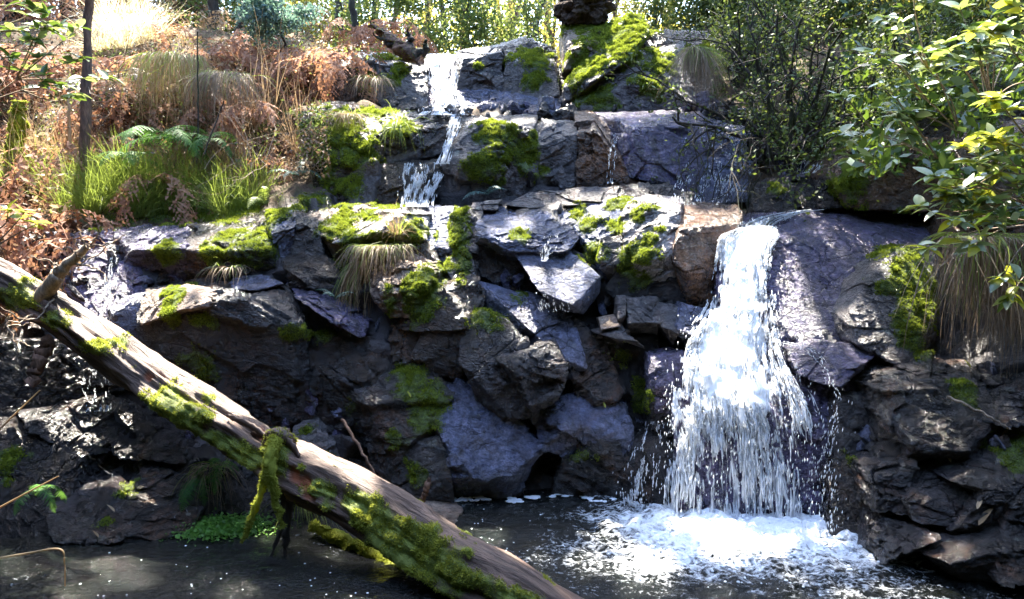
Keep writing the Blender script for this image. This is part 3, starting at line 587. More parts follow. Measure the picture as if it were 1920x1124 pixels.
# ------------------------------------------------------------------ moss patches
MP = [(230,412,50,10,1),(300,408,50,9,1),(380,404,50,9,1),(450,402,50,10,1),(520,390,40,12,1),(590,372,30,10,1),(190,425,30,8,.9),(320,570,18,38,1),(315,545,22,14,1),(565,378,45,12,1),(640,382,60,10,.9),(480,448,30,42,1.1),(430,440,24,18,.9),(345,415,34,12,1),(505,402,38,10,1),(430,412,30,9,.9),
 (640,425,34,26,1.1),(690,402,26,12,1),(680,455,50,16,1),(775,432,18,22,1.1),(730,388,30,6,1),(790,555,30,42,1.15),(735,575,16,34,.9),(860,420,17,36,1.1),(868,492,15,40,.9),(835,500,18,12,1),
 (975,443,16,12,1),(1082,398,12,20,1),(1097,422,18,16,1.1),(1112,470,20,18,1.1),(1165,384,24,10,1),(1155,425,14,20,1),(1120,415,20,8,.8),(1198,400,14,14,1),(1212,392,20,6,1),(1200,482,30,22,1),
 (1190,520,36,34,.8),(1240,430,12,6,1),(1220,450,14,14,.8),(1715,530,34,62,1.2),(1712,620,24,34,1.1),(1660,540,30,14,.9),(1812,735,18,20,1.1),(1900,860,28,42,1),(1915,830,30,14,1),(770,712,30,24,1.1),(805,750,28,32,1.1),
 (800,795,34,16,1),(745,825,26,18,.8),(780,885,34,28,.75),(912,600,28,18,1.05),(975,560,18,10,.8),(380,605,36,26,.85),(375,680,60,50,.6),(545,625,20,16,.9),(605,622,22,18,.9),(310,475,30,22,.85),(400,482,28,24,.8),(440,500,30,20,.7),
 (620,245,48,46,1),(700,212,30,12,1),(745,240,28,16,1),(650,290,46,30,1),(640,345,42,26,.9),(930,255,34,34,1),(965,290,34,26,1),(915,310,34,26,1),(995,270,14,20,.8),(1010,330,18,10,.7),(1002,255,9,16,.9),(1020,318,12,9,.9),(750,132,15,12,.9),(735,152,14,12,.9),
 (720,108,24,8,1),(690,140,20,30,.8),(1000,108,34,26,1),(1005,150,22,20,.95),(900,125,9,8,.9),(960,110,16,10,.8),(1165,70,52,40,1.15),(1100,125,38,30,1.05),(1130,180,36,22,1),(1215,165,34,30,.8),(1110,50,50,12,1),(1200,40,40,14,1.1),(1250,120,40,40,.8),
 (1460,360,14,18,.9),(1605,350,30,40,.85),(1700,170,90,46,1.1),(1640,265,60,20,.9),(1700,395,16,7,.9),(240,918,20,12,.8),(575,805,16,12,.7),(600,862,22,12,.8),(10,880,50,30,.7),(20,855,40,12,1),(1160,660,30,46,.65),(1200,740,30,50,.6),(1680,455,12,6,.7),(1590,860,20,30,.5),
 (660,770,20,30,.6),(1080,860,60,30,.45),(1020,180,20,8,.5),(1320,90,40,30,.7),(430,190,60,14,.6),(820,440,10,30,.5),(640,500,30,14,.7),(190,985,30,8,.6)]
mc = []
for px, py, rx, ry, s in MP:
    Y = surfY(px, py); mc.append((P(px, py, Y), rx * Y / FPX, ry * Y / FPX, s))
def moss_mask(V):
    m = np.zeros(len(V))
    for c, rx, rz, s in mc:
        q = V - c; dd = np.sqrt((q[:, 0] / rx) ** 2 + (q[:, 2] / rz) ** 2 + (q[:, 1] / (max(rx, rz) * 1.6 + .05)) ** 2)
        near = dd < 1.7
        if near.any(): m[near] = np.maximum(m[near], (s * 1.06 - dd[near] * .62))
    k = m > 0
    if k.any():
        m[k] += fbm(V[k] * 13, 3, 31) * .42 + fbm(V[k] * 45, 2, 37) * .16
    return np.clip(m, 0, 1)
def tufts(V, F, mask, per_m2, size, seed, thr=.30):
    """moss sprigs on the faces where mask is high: three tiny leaves each"""
    rs = np.random.RandomState(seed)
    a, b, c = V[F[:, 0]], V[F[:, 1]], V[F[:, 2]]; mf = mask[F].mean(1)
    nn = np.cross(b - a, c - a); ar = np.linalg.norm(nn, axis=1) / 2; nn = nn / (2 * ar[:, None] + 1e-12)
    cen = (a + b + c) / 3; fc = ((CAM - cen) * nn).sum(1) > -.25 * np.linalg.norm(CAM - cen, axis=1)
    ex = np.where((mf > thr) & fc, ar * per_m2 * np.clip((mf - thr + .08) * 2.4, .05, 1), 0)
    n = np.floor(ex + rs.rand(len(ex))).astype(int); k = np.repeat(np.arange(len(F)), n)
    if len(k) == 0: return None
    u = rs.rand(len(k)); v = rs.rand(len(k)); s = u + v > 1; u[s] = 1 - u[s]; v[s] = 1 - v[s]
    p = a[k] + u[:, None] * (b - a)[k] + v[:, None] * (c - a)[k]; nr_ = nn[k]
    big = .6 + .8 * np.clip(fbm(p * 22, 2, 5) + .5, 0, 1.2)
    Vs = []; Fs = []; Ts = []; cnt = len(k); tint = np.clip(.5 + fbm(p * 18, 2, 3) * .5 + rs.normal(0, .15, cnt), 0, 1)
    for q in range(3):
        d = rs.normal(0, 1, (cnt, 3)); d += nr_ * 1.5 + np.array([0, 0, .5]); d /= np.linalg.norm(d, axis=1)[:, None]
        w = np.cross(d, rs.normal(0, 1, (cnt, 3))); w /= np.linalg.norm(w, axis=1)[:, None] + 1e-9
        L = (size * big * rs.uniform(.6, 1.3, cnt))[:, None]
        base = p - nr_ * .002
        Vs += [base + w * L * .22, base - w * L * .22, base + d * L]
        Ts += [tint * .7, tint * .7, np.clip(tint + .25, 0, 1)]
        o_ = q * 3 * cnt; i = np.arange(cnt); Fs.append(np.stack([o_ + i, o_ + cnt + i, o_ + 2 * cnt + i], -1))
    return np.concatenate(Vs), np.concatenate(Fs), np.concatenate(Ts)
hm = moss_mask(TV) * (TV[:, 1] < 7); at_ = hill.data.attributes.new('moss', 'FLOAT', 'POINT'); at_.data.foreach_set('value', hm.astype(np.float32))
t = tufts(TV, np.concatenate([TF[:, [0, 1, 2]], TF[:, [0, 2, 3]]]), hm, 16000, .013, 999)
if t is not None: tag(obj('moss', t[0], t[1], M['moss'], hill, attrs={'tint': t[2]}), kind='stuff')
for ri, (label, mat, V, F, c, cat, name) in enumerate(Rlist):
    mk = moss_mask(V)
    nn = np.zeros_like(V); fn = np.cross(V[F[:, 1]] - V[F[:, 0]], V[F[:, 2]] - V[F[:, 0]])
    for q in range(3): np.add.at(nn, F[:, q], fn)
    nn /= np.linalg.norm(nn, axis=1)[:, None] + 1e-12
    V2 = V + nn * (sstep(.35, .7, mk) * .007 * (1 + fbm(V * 25, 2, 8)))[:, None]
    o = obj(name, V2 - c, F, ROCK[mat], loc=c, attrs={'moss': mk}); tag(o, label, cat)
    t = tufts(V2, F, mk, 30000, .0105 if c[1] < 5 else .013, ri)
    if t is not None and len(t[1]) > 60:
        b = obj('moss', t[0] - c, t[1], M['moss'], o, attrs={'tint': t[2]}); tag(b, kind='stuff')

# broken stones wedged into the hillside between the big rocks
rs = np.random.RandomState(4); protos = []
for k in range(10):
    s = rs.uniform(.5, 1, 3) * np.array([1, 1, .7]); pt = rs.normal(0, 1, (12, 3)); pt /= np.linalg.norm(pt, axis=1)[:, None]
    V, F, c = rock_geo(pt * s * .12, 900 + k, .8, 1, 48, .9)
    protos.append((V - c, F))
pm = {}
k = 0; tries = 0
while k < 290 and tries < 9000:
    tries += 1
    px = rs.uniform(60, 1900); py = rs.choice([rs.uniform(380, 960), rs.uniform(390, 440), rs.uniform(200, 380)])
    if py < 380 and not (560 < px < 1420): continue
    if px < 600 and py < 450: continue
    if 1340 < px < 1680 and 380 < py < 650: continue
    if px > 1650 and py < 700: continue
    Y = surfY(px, py); tY = float(terrY(px, py))
    gap = tY - Y < .04 and py < 960 and (py > 450 or px > 560)
    if not gap and (tY - Y > .22 or rs.rand() < .4): continue
    q = rs.randint(10); mt = rs.choice(['slate', 'purple', 'dark', 'blue', 'brown', 'grey'])
    if (q, mt) not in pm: pm[q, mt] = mesh_from('stone', protos[q][0], protos[q][1], ROCK[mt])
    o = link('stone', pm[q, mt], hill, P(px, py, Y - (.03 if gap else -.02))); o.rotation_euler = rs.uniform(-3, 3, 3); o.scale = rs.uniform(.6, 1.5, 3) if gap else rs.uniform(.3, .9, 3); k += 1

# ------------------------------------------------------------------ the pool
FC = P(1395, 1000, 3.58)   # foot of the main waterfall
xs = np.concatenate([np.arange(-6, -2.6, .15), np.arange(-2.6, 2.4, .013), np.arange(2.4, 6, .15)])
ys = np.concatenate([np.arange(1.0, 2.5, .06), np.arange(2.5, 4.3, .0125)])
A, B = np.meshgrid(xs, ys); pv = np.stack([A, B, A * 0], -1).reshape(-1, 3)
dx = pv[:, 0] - FC[0]; dy = pv[:, 1] - (FC[1] - .05)
dist = np.sqrt((dx / 1.15) ** 2 + (dy / 1.0) ** 2); du = np.abs(np.clip(dx, -.28, .28) - dx)
near = np.sqrt(du ** 2 + dy ** 2)
rip = np.sin(dist * 46 + fbm(pv * 2.5, 2, 4) * 5) * .0028 * np.exp(-dist * .5) + fbm(pv * np.array([5, 13, 1]), 3, 11) * .0045 + fbm(pv * np.array([16, 30, 1]), 2, 12) * .0016
chop = (fbm(pv * 11, 4, 21)) * .030 * np.exp(-(near / .55) ** 2) + np.abs(fbm(pv * 26, 3, 23)) * .012 * np.exp(-(near / .75) ** 2) + .03 * np.exp(-(near / .22) ** 2)
pv[:, 2] = rip + chop
foam = np.exp(-(near / .30) ** 2) * .62 + .40 * np.exp(-(near / .62) ** 2) + .24 * np.exp(-(near / 1.15) ** 2) + fbm(pv * np.array([4, 7, 1]), 3, 61) * .16
gi = np.arange(A.size).reshape(A.shape)
m, nt, bs = new_mat('pool_water')
pos = N(nt, 'ShaderNodeNewGeometry').outputs['Position']
at = N(nt, 'ShaderNodeAttribute', attribute_name='foam').outputs['Fac']
n1 = noise(nt, mapping(nt, pos, (1, 1.5, 1)), 17, 6, .68, 1.2); n2 = noise(nt, pos, 60, 3, .6)
v = N(nt, 'ShaderNodeTexVoronoi', feature='DISTANCE_TO_EDGE'); v.inputs['Scale'].default_value = 26; nt.links.new(mapping(nt, pos, (1, 1.4, 1)), v.inputs[0])
f = mth(nt, 'ADD', at, mth(nt, 'MULTIPLY', mth(nt, 'SUBTRACT', n1, .5), 1.9))
f = mth(nt, 'ADD', f, mth(nt, 'MULTIPLY', mth(nt, 'SUBTRACT', n2, .5), .5))
f = mth(nt, 'SUBTRACT', f, mth(nt, 'MULTIPLY', v.outputs[0], .8))
f = mth(nt, 'ADD', f, mth(nt, 'MULTIPLY', mth(nt, 'SUBTRACT', noise(nt, pos, 150, 3, .7), .5), .7))
fm = ramp(nt, f, [(.36, (0, 0, 0)), (.85, (1, 1, 1))])
nt.links.new(mixc(nt, fm, (.004, .005, .004), (.86, .90, .95)), bs.inputs['Base Color'])
nt.links.new(ramp(nt, fm, [(0, (.04,) * 3), (1, (.5,) * 3)]), bs.inputs['Roughness']); bs.inputs['IOR'].default_value = 1.33
bp = N(nt, 'ShaderNodeBump'); bp.inputs['Strength'].default_value = .7; bp.inputs['Distance'].default_value = .02
nt.links.new(mth(nt, 'ADD', noise(nt, mapping(nt, pos, (1, 2.2, 1)), 40, 3, .6), mth(nt, 'MULTIPLY', fm, .8)), bp.inputs['Height']); nt.links.new(bp.outputs[0], bs.inputs['Normal'])
pool = obj('pool_water', pv, np.stack([gi[:-1, :-1], gi[:-1, 1:], gi[1:, 1:], gi[1:, :-1]], -1).reshape(-1, 4), m, smooth=True, attrs={'foam': foam}); tag(pool, kind='structure')

# ------------------------------------------------------------------ falling water
def water_mat(name, dens, sx_, sy_, top=1.0):
    m, nt, bs = new_mat(name)
    fl = N(nt, 'ShaderNodeAttribute', attribute_name='flow').outputs['Vector']
    d = N(nt, 'ShaderNodeAttribute', attribute_name='dens').outputs['Fac']
    n = noise(nt, mapping(nt, fl, (sx_, sy_, 1)), 1.0, 4, .62, .5)
    n3 = noise(nt, mapping(nt, fl, (sx_ * 3.1, sy_ * 2.2, 1)), 1.0, 3, .6, .2)
    a = mth(nt, 'ADD', mth(nt, 'ADD', d, dens), mth(nt, 'ADD', mth(nt, 'MULTIPLY', mth(nt, 'SUBTRACT', n, .5), 3.0), mth(nt, 'MULTIPLY', mth(nt, 'SUBTRACT', n3, .5), 1.3)))
    a = ramp(nt, a, [(.38, (0, 0, 0)), (.85, (top,) * 3)])
    bs.inputs['Base Color'].default_value = (.92, .96, 1, 1); bs.inputs['Roughness'].default_value = .4
    nt.links.new(a, bs.inputs['Alpha'])
    tr = N(nt, 'ShaderNodeBsdfTranslucent'); tr.inputs[0].default_value = (.9, .95, 1, 1)
    tp = N(nt, 'ShaderNodeBsdfTransparent'); m1 = N(nt, 'ShaderNodeMixShader'); nt.links.new(a, m1.inputs[0]); nt.links.new(tp.outputs[0], m1.inputs[1]); nt.links.new(tr.outputs[0], m1.inputs[2])
    ms = N(nt, 'ShaderNodeMixShader'); ms.inputs[0].default_value = .28; nt.links.new(bs.outputs[0], ms.inputs[1]); nt.links.new(m1.outputs[0], ms.inputs[2])
    bp = N(nt, 'ShaderNodeBump'); bp.inputs['Strength'].default_value = .5; bp.inputs['Distance'].default_value = .02; nt.links.new(n, bp.inputs['Height']); nt.links.new(bp.outputs[0], bs.inputs['Normal'])
    nt.links.new(ms.outputs[0], nt.nodes['Material Output'].inputs[0]); return m
W_SHEET = water_mat('white_water_sheet', 0, 26, 6); W_FILM = water_mat('thin_water_film', 0, 42, 9, .6)
m, nt, bs = new_mat('white_water'); bs.inputs['Base Color'].default_value = (.93, .96, 1, 1); bs.inputs['Roughness'].default_value = .55
tr = N(nt, 'ShaderNodeBsdfTranslucent'); tr.inputs[0].default_value = (.92, .96, 1, 1); ms = N(nt, 'ShaderNodeMixShader'); ms.inputs[0].default_value = .25
nt.links.new(bs.outputs[0], ms.inputs[1]); nt.links.new(tr.outputs[0], ms.inputs[2]); nt.links.new(ms.outputs[0], nt.nodes['Material Output'].inputs[0]); W_DROP = m

def fall(label, rows, n, dens=.3, core=None, off=.03, L=(.04, .13), rr=(.0012, .0035), layers=2, film=False, name='waterfall', jump=.02, Y=None, drops=0, seed=1):
    rs = np.random.RandomState(seed); rows = np.array(rows, float)
    m = 60; nu = 26; v = np.linspace(0, 1, m); rv = np.linspace(0, 1, len(rows))
    R = smooth_path(rows, m); cx, cy, hw = R[:, 0], R[:, 1], R[:, 2]
    U = np.linspace(-1, 1, nu)
    PX = cx[:, None] + U * hw[:, None]; PY = np.repeat(cy[:, None], nu, 1)
    if Y is None:
        YY = np.array([[surfY(PX[i, j], PY[i, j]) for j in range(nu)] for i in range(m)])
    else: YY = np.repeat(np.interp(v, np.linspace(0, 1, len(Y)), Y)[:, None], nu, 1)
    for i in range(1, m): YY[i] = np.minimum(YY[i], YY[i - 1] + .0)
    for _ in range(3):   # ease the sheet sideways
        YY[:, 1:-1] = (YY[:, :-2] + 2 * YY[:, 1:-1] + YY[:, 2:]) / 4
    for _ in range(3):
        YY[1:-1] = np.minimum(YY[1:-1], (YY[:-2] + 2 * YY[1:-1] + YY[2:]) / 4)
    YY -= off
    def at(u, vv, o=0.0):
        i = np.clip(vv * (m - 1), 0, m - 1.001); j = np.clip((u + 1) / 2 * (nu - 1), 0, nu - 1.001)
        i0 = i.astype(int); j0 = j.astype(int); fi = i - i0; fj = j - j0
        def bl(G): return (G[i0, j0] * (1 - fi) * (1 - fj) + G[i0 + 1, j0] * fi * (1 - fj) + G[i0, j0 + 1] * (1 - fi) * fj + G[i0 + 1, j0 + 1] * fi * fj)
        return P(np.interp(i, np.arange(m), cx) + u * np.interp(i, np.arange(m), hw), np.interp(i, np.arange(m), cy), bl(YY) - o)
    root = bpy.data.objects.new(name, None); col.objects.link(root); c0 = at(np.zeros(1), np.ones(1))[0]; root.location = c0
    tag(root, label, 'waterfall')
    height = abs(at(np.zeros(1), np.zeros(1))[0][2] - c0[2]) + .05
    core = core or (lambda u, vv: np.exp(-(u / .75) ** 4))
    mu, mv = 70, 160
    for l in range(layers):
        uu, vv = np.meshgrid(np.linspace(-1, 1, mu), np.linspace(0, 1, mv)); uf, vf = uu.ravel(), vv.ravel()
        o = l * jump
        V = at(uf, vf, o); q = V * np.array([16, 8, 8]); V[:, 1] -= np.abs(fbm(q + l * 9, 4, 5 + l)) * .035 * (1 - np.exp(-vf * 6)); V[:, 0] += fbm(q + 50, 2, 8) * .004
        wid = np.interp(vf, v, hw) * V[:, 1] / FPX
        fl = np.stack([uf * wid + l * 3.7, vf * height + l * 1.3, uf * 0], -1)
        dd = dens * core(uf, vf) - .10 * l - .9 * sstep(.86, 1.0, np.abs(uf + fbm(V * 11, 3, 3) * .5))
        gi = np.arange(mu * mv).reshape(mv, mu)
        b = obj('water_sheet', V - c0, np.stack([gi[:-1, :-1], gi[:-1, 1:], gi[1:, 1:], gi[1:, :-1]], -1).reshape(-1, 4), W_FILM if film else W_SHEET, root, smooth=True, attrs={'dens': dd}, vec={'flow': fl})
    if n:
        u = np.clip(rs.uniform(-1.05, 1.05, n * 3), -1.08, 1.08); vv = rs.rand(n * 3) ** .9
        cl = fbm(np.stack([u * 5, vv * 7, u * 0 + seed], -1), 3, seed); keep = rs.rand(n * 3) < np.clip((core(u, vv) * .9 + .1) * sstep(-.05, .5, cl) * 1.5, 0, 1); u = u[keep][:n]; vv = vv[keep][:n]; n = len(u)
        ll = rs.uniform(L[0], L[1], n) / height * (.5 + vv); r0 = rs.uniform(rr[0], rr[1], n) * (.7 + .5 * vv); o = rs.uniform(-.005, .055, n) * (.4 + vv)
        rings = []
        du_ = rs.normal(0, .015, n)
        for k in range(5):
            t = k / 4; rings.append(at(np.clip(u + du_ * t +   .005 * np.sin(t * 5 + u * 90), -1.1, 1.1), np.clip(vv + ll * t, 0, .999), o))
        C = np.stack(rings, 1); prof = np.array([.15, .8, 1, .75, .25]); ns = 3
        th = np.arange(ns) * 2 * math.pi / ns
        offs = np.stack([np.cos(th), np.sin(th), th * 0], -1)
        V = C[:, :, None, :] + offs[None, None] * (r0[:, None] * prof[None])[:, :, None, None]
        V += rs.normal(0, .0012, V.shape)
        ii = np.arange(n)[:, None, None] * 5 * ns + np.arange(4)[None, :, None] * ns + np.arange(ns)[None, None]
        jj = np.arange(n)[:, None, None] * 5 * ns + np.arange(4)[None, :, None] * ns + ((np.arange(ns) + 1) % ns)[None, None]
        F = np.stack([ii, jj, jj + ns, ii + ns], -1).reshape(-1, 4)
        b = obj('water_strands', V.reshape(-1, 3) - c0, F, W_DROP, root, smooth=True); tag(b, kind='stuff')
    if drops:
        u = rs.normal(0, .75, drops); vv = np.clip(rs.beta(3.5, 1.0, drops), 0, 1)
        c = at(np.clip(u, -1, 1), vv, rs.uniform(0, .14, drops) * vv)
        c[:, 0] += (u - np.clip(u, -1, 1)) * .07; c[:, 2] += rs.uniform(-.02, .03, drops)
        r = rs.uniform(.001, .003, drops)
        oc = np.array([(1, 0, 0), (0, 1, 0), (-1, 0, 0), (0, -1, 0), (.3, 0, 4), (-.3, 0, -4)])
        V = c[:, None] + oc[None] * r[:, None, None]; of = np.array([(0, 1, 4), (1, 2, 4), (2, 3, 4), (3, 0, 4), (1, 0, 5), (2, 1, 5), (3, 2, 5), (0, 3, 5)])
        F = (np.arange(drops)[:, None, None] * 6 + of[None]).reshape(-1, 3)
        b = obj('water_drops', V.reshape(-1, 3) - c0, F, W_DROP, root, smooth=True); tag(b, kind='stuff')
    return root
def main_core(u, v):
    c = np.interp(v, [0, .3, .6, .75, 1], [-.1, -.05, -.15, -.3, -.35]); w = np.interp(v, [0, .4, .7, 1], [1.0, .8, .85, 1.0])
    a = np.interp(v, [0, .5, .7, .85, 1], [.85, .95, .85, .34, .26])
    return a * np.exp(-np.abs((u - c) / w) ** 3)
fall('main white waterfall plunging into the pool right of centre', [(1425,424,30),(1408,442,54),(1395,480,50),(1393,520,54),(1393,560,62),(1385,600,78),(1378,640,95),(1382,700,114),(1392,760,132),(1400,820,144),(1403,900,150),(1403,995,154)], 10000, 1.0, main_core, layers=3, drops=1100, jump=.035, seed=3, L=(.012, .06), rr=(.0016, .0048))
fall('top fall dropping white between two grey blocks', [(829,101,31),(828,120,33),(830,150,32),(835,180,30),(838,200,34),(832,216,46)], 1500, .62, lambda u, v: np.exp(-(np.abs(u + .2 - v * .2) / .8) ** 3) * (1 - .0 * v), L=(.05, .12), layers=2, seed=4, off=.05, drops=150)
fall('thin slanting stream linking the top fall to the lower cascade', [(856,214,15),(851,240,12),(845,262,10),(838,285,10),(830,308,14)], 300, .7, L=(.03, .08), layers=1, seed=5, rr=(.001, .003))
fall('small white cascade falling over a step onto the long ledge', [(797,305,36),(795,325,38),(790,345,34),(785,365,30),(782,388,30)], 500, .12, lambda u, v: np.exp(-v * 1.2) * 1.1 + 0 * u, L=(.02, .07), layers=1, seed=6, drops=60)
fall('thin trickle down the large purple rock of the middle tier', [(1155,250,12),(1150,270,10),(1147,300,8),(1144,345,7)], 130, .05, L=(.006, .024), layers=1, film=True, seed=7, rr=(.0007, .0019))
fall('wide veil of water trickling behind the root tangle', [(1330,245,40),(1335,280,52),(1335,320,60),(1330,355,64),(1325,384,66)], 500, -.12, lambda u, v: 1 + 0 * u, L=(.006, .024), layers=1, film=True, seed=8, rr=(.0007, .0019))
fall('faint trickle over the leftmost block of the long ledge', [(212,470,6),(212,500,12),(208,540,16),(202,575,14),(198,610,12)], 260, .0, L=(.006, .024), layers=1, film=True, seed=9, rr=(.0007, .0019))
fall('short trickle falling in the shadow under the log', [(178,690,26),(180,715,28),(183,740,26),(185,772,22)], 240, -.05, L=(.006, .024), layers=1, film=True, seed=10, rr=(.0007, .0019))
fall('thin film of water sliding over the smooth rock at the lower left', [(180,790,40),(175,820,36),(210,860,50),(270,900,50),(330,940,40),(352,985,34)], 0, -.05, lambda u, v: 1 + 0 * u, off=.006, L=(.006, .024), layers=1, film=True, seed=11, rr=(.0007, .0019))
fall('centre trickle dripping over the tilted lavender slab', [(1034,440,16),(1032,456,16),(1026,470,14),(1020,490,5)], 140, -.15, L=(.006, .024), layers=1, film=True, seed=12, rr=(.0007, .0019))
fall('drip curtain below the tilted lavender slab', [(1030,545,30),(1030,560,34),(1035,585,34)], 70, -.5, L=(.006, .024), layers=1, film=True, seed=13, rr=(.0007, .0019), off=.05)
fall('small side fall left of the main waterfall', [(1222,790,22),(1212,830,30),(1205,870,32),(1200,910,30),(1200,950,30)], 300, .05, L=(.01, .04), layers=1, seed=14, rr=(.001, .0022), drops=80)
fall('thin bent side stream right of the main waterfall', [(1455,640,14),(1510,652,12),(1540,680,9),(1552,715,8),(1568,745,9),(1566,790,10),(1550,830,14),(1532,880,26),(1522,930,36),(1520,995,40)], 200, -.05, lambda u, v: 1 - .45 * np.exp(-((v - .45) / .15) ** 2) + 0 * u, off=.02, L=(.006, .022), layers=1, seed=15, rr=(.001, .0024), drops=150)
fall('white water running over the lip above the purple slab', [(1530,392,34),(1480,400,30),(1440,412,34),(1418,428,30)], 420, .15, off=.012, L=(.02, .06), layers=1, seed=16, rr=(.001, .003), drops=60)
fall('white water in the side gully behind the mossy block', [(1515,300,34),(1510,312,34),(1505,325,26)], 120, -.02, off=.03, L=(.02, .06), layers=1, seed=17, rr=(.001, .002))
# lumps of foam thrown up at the foot of the falls, and bubbles drifting off
rs = np.random.RandomState(5)
U, F0 = geodesic(2); VV = []; FF = []; q = 0
for k in range(1100):
    a = abs(rs.normal(0, .22)); x = FC[0] + rs.uniform(-.36, .36) + rs.normal(0, .1); y = FC[1] + .02 - a
    s = rs.uniform(.003, .012) * math.exp(-a * 1.2); VV.append(U * s * np.array([1.4, 1.4, .8]) + np.array([x, y, rs.uniform(0, .035) * math.exp(-a * 3) + .006])); FF.append(F0 + q); q += len(U)
o = obj('foam_lumps', np.concatenate(VV), np.concatenate(FF), W_DROP, smooth=True); tag(o, 'churned white foam where the main waterfall hits the pool', 'foam', kind='stuff')
VV = []; FF = []; q = 0
for k in range(110):
    if k < 40: px, py = rs.uniform(130, 800), 1010 + 110 * rs.rand() ** .8; 
    else: px, py = rs.uniform(850, 1250), rs.uniform(945, 1060)
    b = (562 - py) / FPX; Yk = 1.6 / -((-sp_ + b * cp) / (cp + b * sp_)); s = rs.uniform(.0015, .0042)
    VV.append(U * s * np.array([1.3, 1.3, .5]) + P(px, py, Yk) + np.array([0, 0, .004])); FF.append(F0 + q); q += len(U)
o = obj('foam_bubbles', np.concatenate(VV), np.concatenate(FF), W_DROP, smooth=True); tag(o, 'small white bubbles drifting on the dark pool water', 'foam', kind='stuff')
def poolpt(px, py, dz=0):
    b = (562 - py) / FPX; k = -((-sp_ + b * cp) / (cp + b * sp_)); return P(px, py, (1.6 - dz) / k)
VV = []; FF = []; q = 0
for (px, py, w) in [(855,940,.05),(885,938,.06),(1075,930,.10),(1110,934,.07),(960,941,.04),(1000,936,.03),(1130,940,.06)]:
    for k in range(26):
        VV.append(U * rs.uniform(.006, .014) * np.array([1.5, 1, .35]) + poolpt(px, py) + np.array([rs.normal(0, w * .6), rs.normal(0, .015), .008])); FF.append(F0 + q); q += len(U)
o = obj('foam_streaks', np.concatenate(VV), np.concatenate(FF), W_DROP, smooth=True); tag(o, 'thin white foam caught along the back edge of the pool', 'foam', kind='stuff')

# ------------------------------------------------------------------ the fallen log
LP = [(-140,470,4.35),(-40,515,4.2),(60,566,4.1),(200,652,3.93),(330,742,3.75),(450,820,3.55),(560,892,3.36),(700,962,3.2),(850,1048,3.02),(985,1122,2.88),(1095,1190,2.76)]
path = smooth_path([P(*p) for p in LP], 420); _w = np.linspace(0, 1, 420)[:, None]; path = path + np.array([0, .4, 1.0]) * (np.sin(_w * 13) * .012 + np.sin(_w * 29 + 1) * .006); ns = 72
t = np.gradient(path, axis=0); seg = np.linalg.norm(t, axis=1); s_len = np.cumsum(seg); t /= seg[:, None]
a = np.cross(t, np.array([0, 0, 1.0])); a /= np.linalg.norm(a, axis=1)[:, None]; b = np.cross(a, t)
th = np.linspace(0, 2 * math.pi, ns, endpoint=False)
Rr = np.interp(np.linspace(0, 1, 420), [0, .2, .5, .75, 1], [.080, .088, .098, .110, .122])
dirs = np.cos(th)[None, :, None] * a[:, None] + np.sin(th)[None, :, None] * b[:, None]
sp3 = np.stack([np.cos(th)[None] * .35 + s_len[:, None] * 0, np.sin(th)[None] * .35 + s_len[:, None] * 0, np.repeat(s_len[:, None], ns, 1)], -1).reshape(-1, 3)
h = fbm(sp3 * np.array([14, 14, 1.3]), 4, 41) * .010 + fbm(sp3 * np.array([5, 5, 2.2]), 3, 43) * .034 + sstep(.02, .10, fbm(sp3 * np.array([7, 7, 1.6]), 4, 46)) * .009 + sstep(.1, .14, fbm(sp3 * np.array([12, 12, 3]), 3, 48)) * .005
tt, ll_, gg = cells(sp3 * np.array([9, 9, 2.2]), 47); h += (ll_ - .5) * .010 * sstep(0, .4, vnoise(sp3 * 3, 44))
crack = np.abs(vnoise(sp3 * np.array([6, 6, .5]), 49)); h -= (1 - sstep(0, .06, crack)) * .014
LV = (path[:, None] + dirs * (Rr[:, None] + h.reshape(420, ns))[:, :, None]).reshape(-1, 3)
ii = np.arange(420 * ns).reshape(420, ns); nx = np.roll(ii, -1, 1)
LF = np.stack([ii[:-1], nx[:-1], nx[1:], ii[1:]], -1).reshape(-1, 4)[:, ::-1]
_n = np.cross(LV[LF[:, 1]] - LV[LF[:, 0]], LV[LF[:, 2]] - LV[LF[:, 1]])
if (_n * dirs.reshape(-1, 3)[LF[:, 0]]).sum(1).mean() < 0: LF = LF[:, ::-1].copy()
lpx, lpy, lf = proj(LV)
def lhit(px, py):
    d = (lpx - px) ** 2 + (lpy - py) ** 2; c = np.where(d < 14 ** 2)[0]
    if len(c) == 0: return LV[np.argmin(d)]
    return LV[c[np.argmin(LV[c, 1])]]
LM = [(90,600,40,16,.8),(180,640,50,14,.8),(290,760,40,22,1),(330,790,34,24,1.1),(370,775,20,12,.9),(400,830,44,14,1.1),(440,860,50,16,1.1),(500,860,24,40,1.1),(380,740,16,12,.8),(590,905,34,16,.95),(600,940,40,20,.7),
      (660,935,24,24,1.05),(690,970,40,26,1.15),(740,1005,60,28,1.2),(800,1040,60,28,1.2),(850,1080,50,18,1.1),(870,1030,26,12,.8),(770,985,40,14,.8),(960,1115,50,16,1.1),(930,1110,20,20,.9),(20,560,50,30,.8),(560,870,20,10,.7),(820,1100,50,30,.8),(230,632,12,8,.9)]
lm = np.zeros(len(LV))
for px, py, rx, ry, s in LM:
    c = lhit(px, py); dd = np.linalg.norm((LV - c) * np.array([1 / (rx * c[1] / FPX), 1 / (max(rx, ry) * 2 * c[1] / FPX), 1 / (ry * 1.15 * c[1] / FPX)]), axis=1)
    lm = np.maximum(lm, s * 1.04 - dd * .55)
lm = np.clip(lm + (fbm(LV * 16, 3, 51) * .28 + fbm(LV * 50, 2, 52) * .12) * (lm > -.2), 0, 1)
red = np.zeros(len(LV))
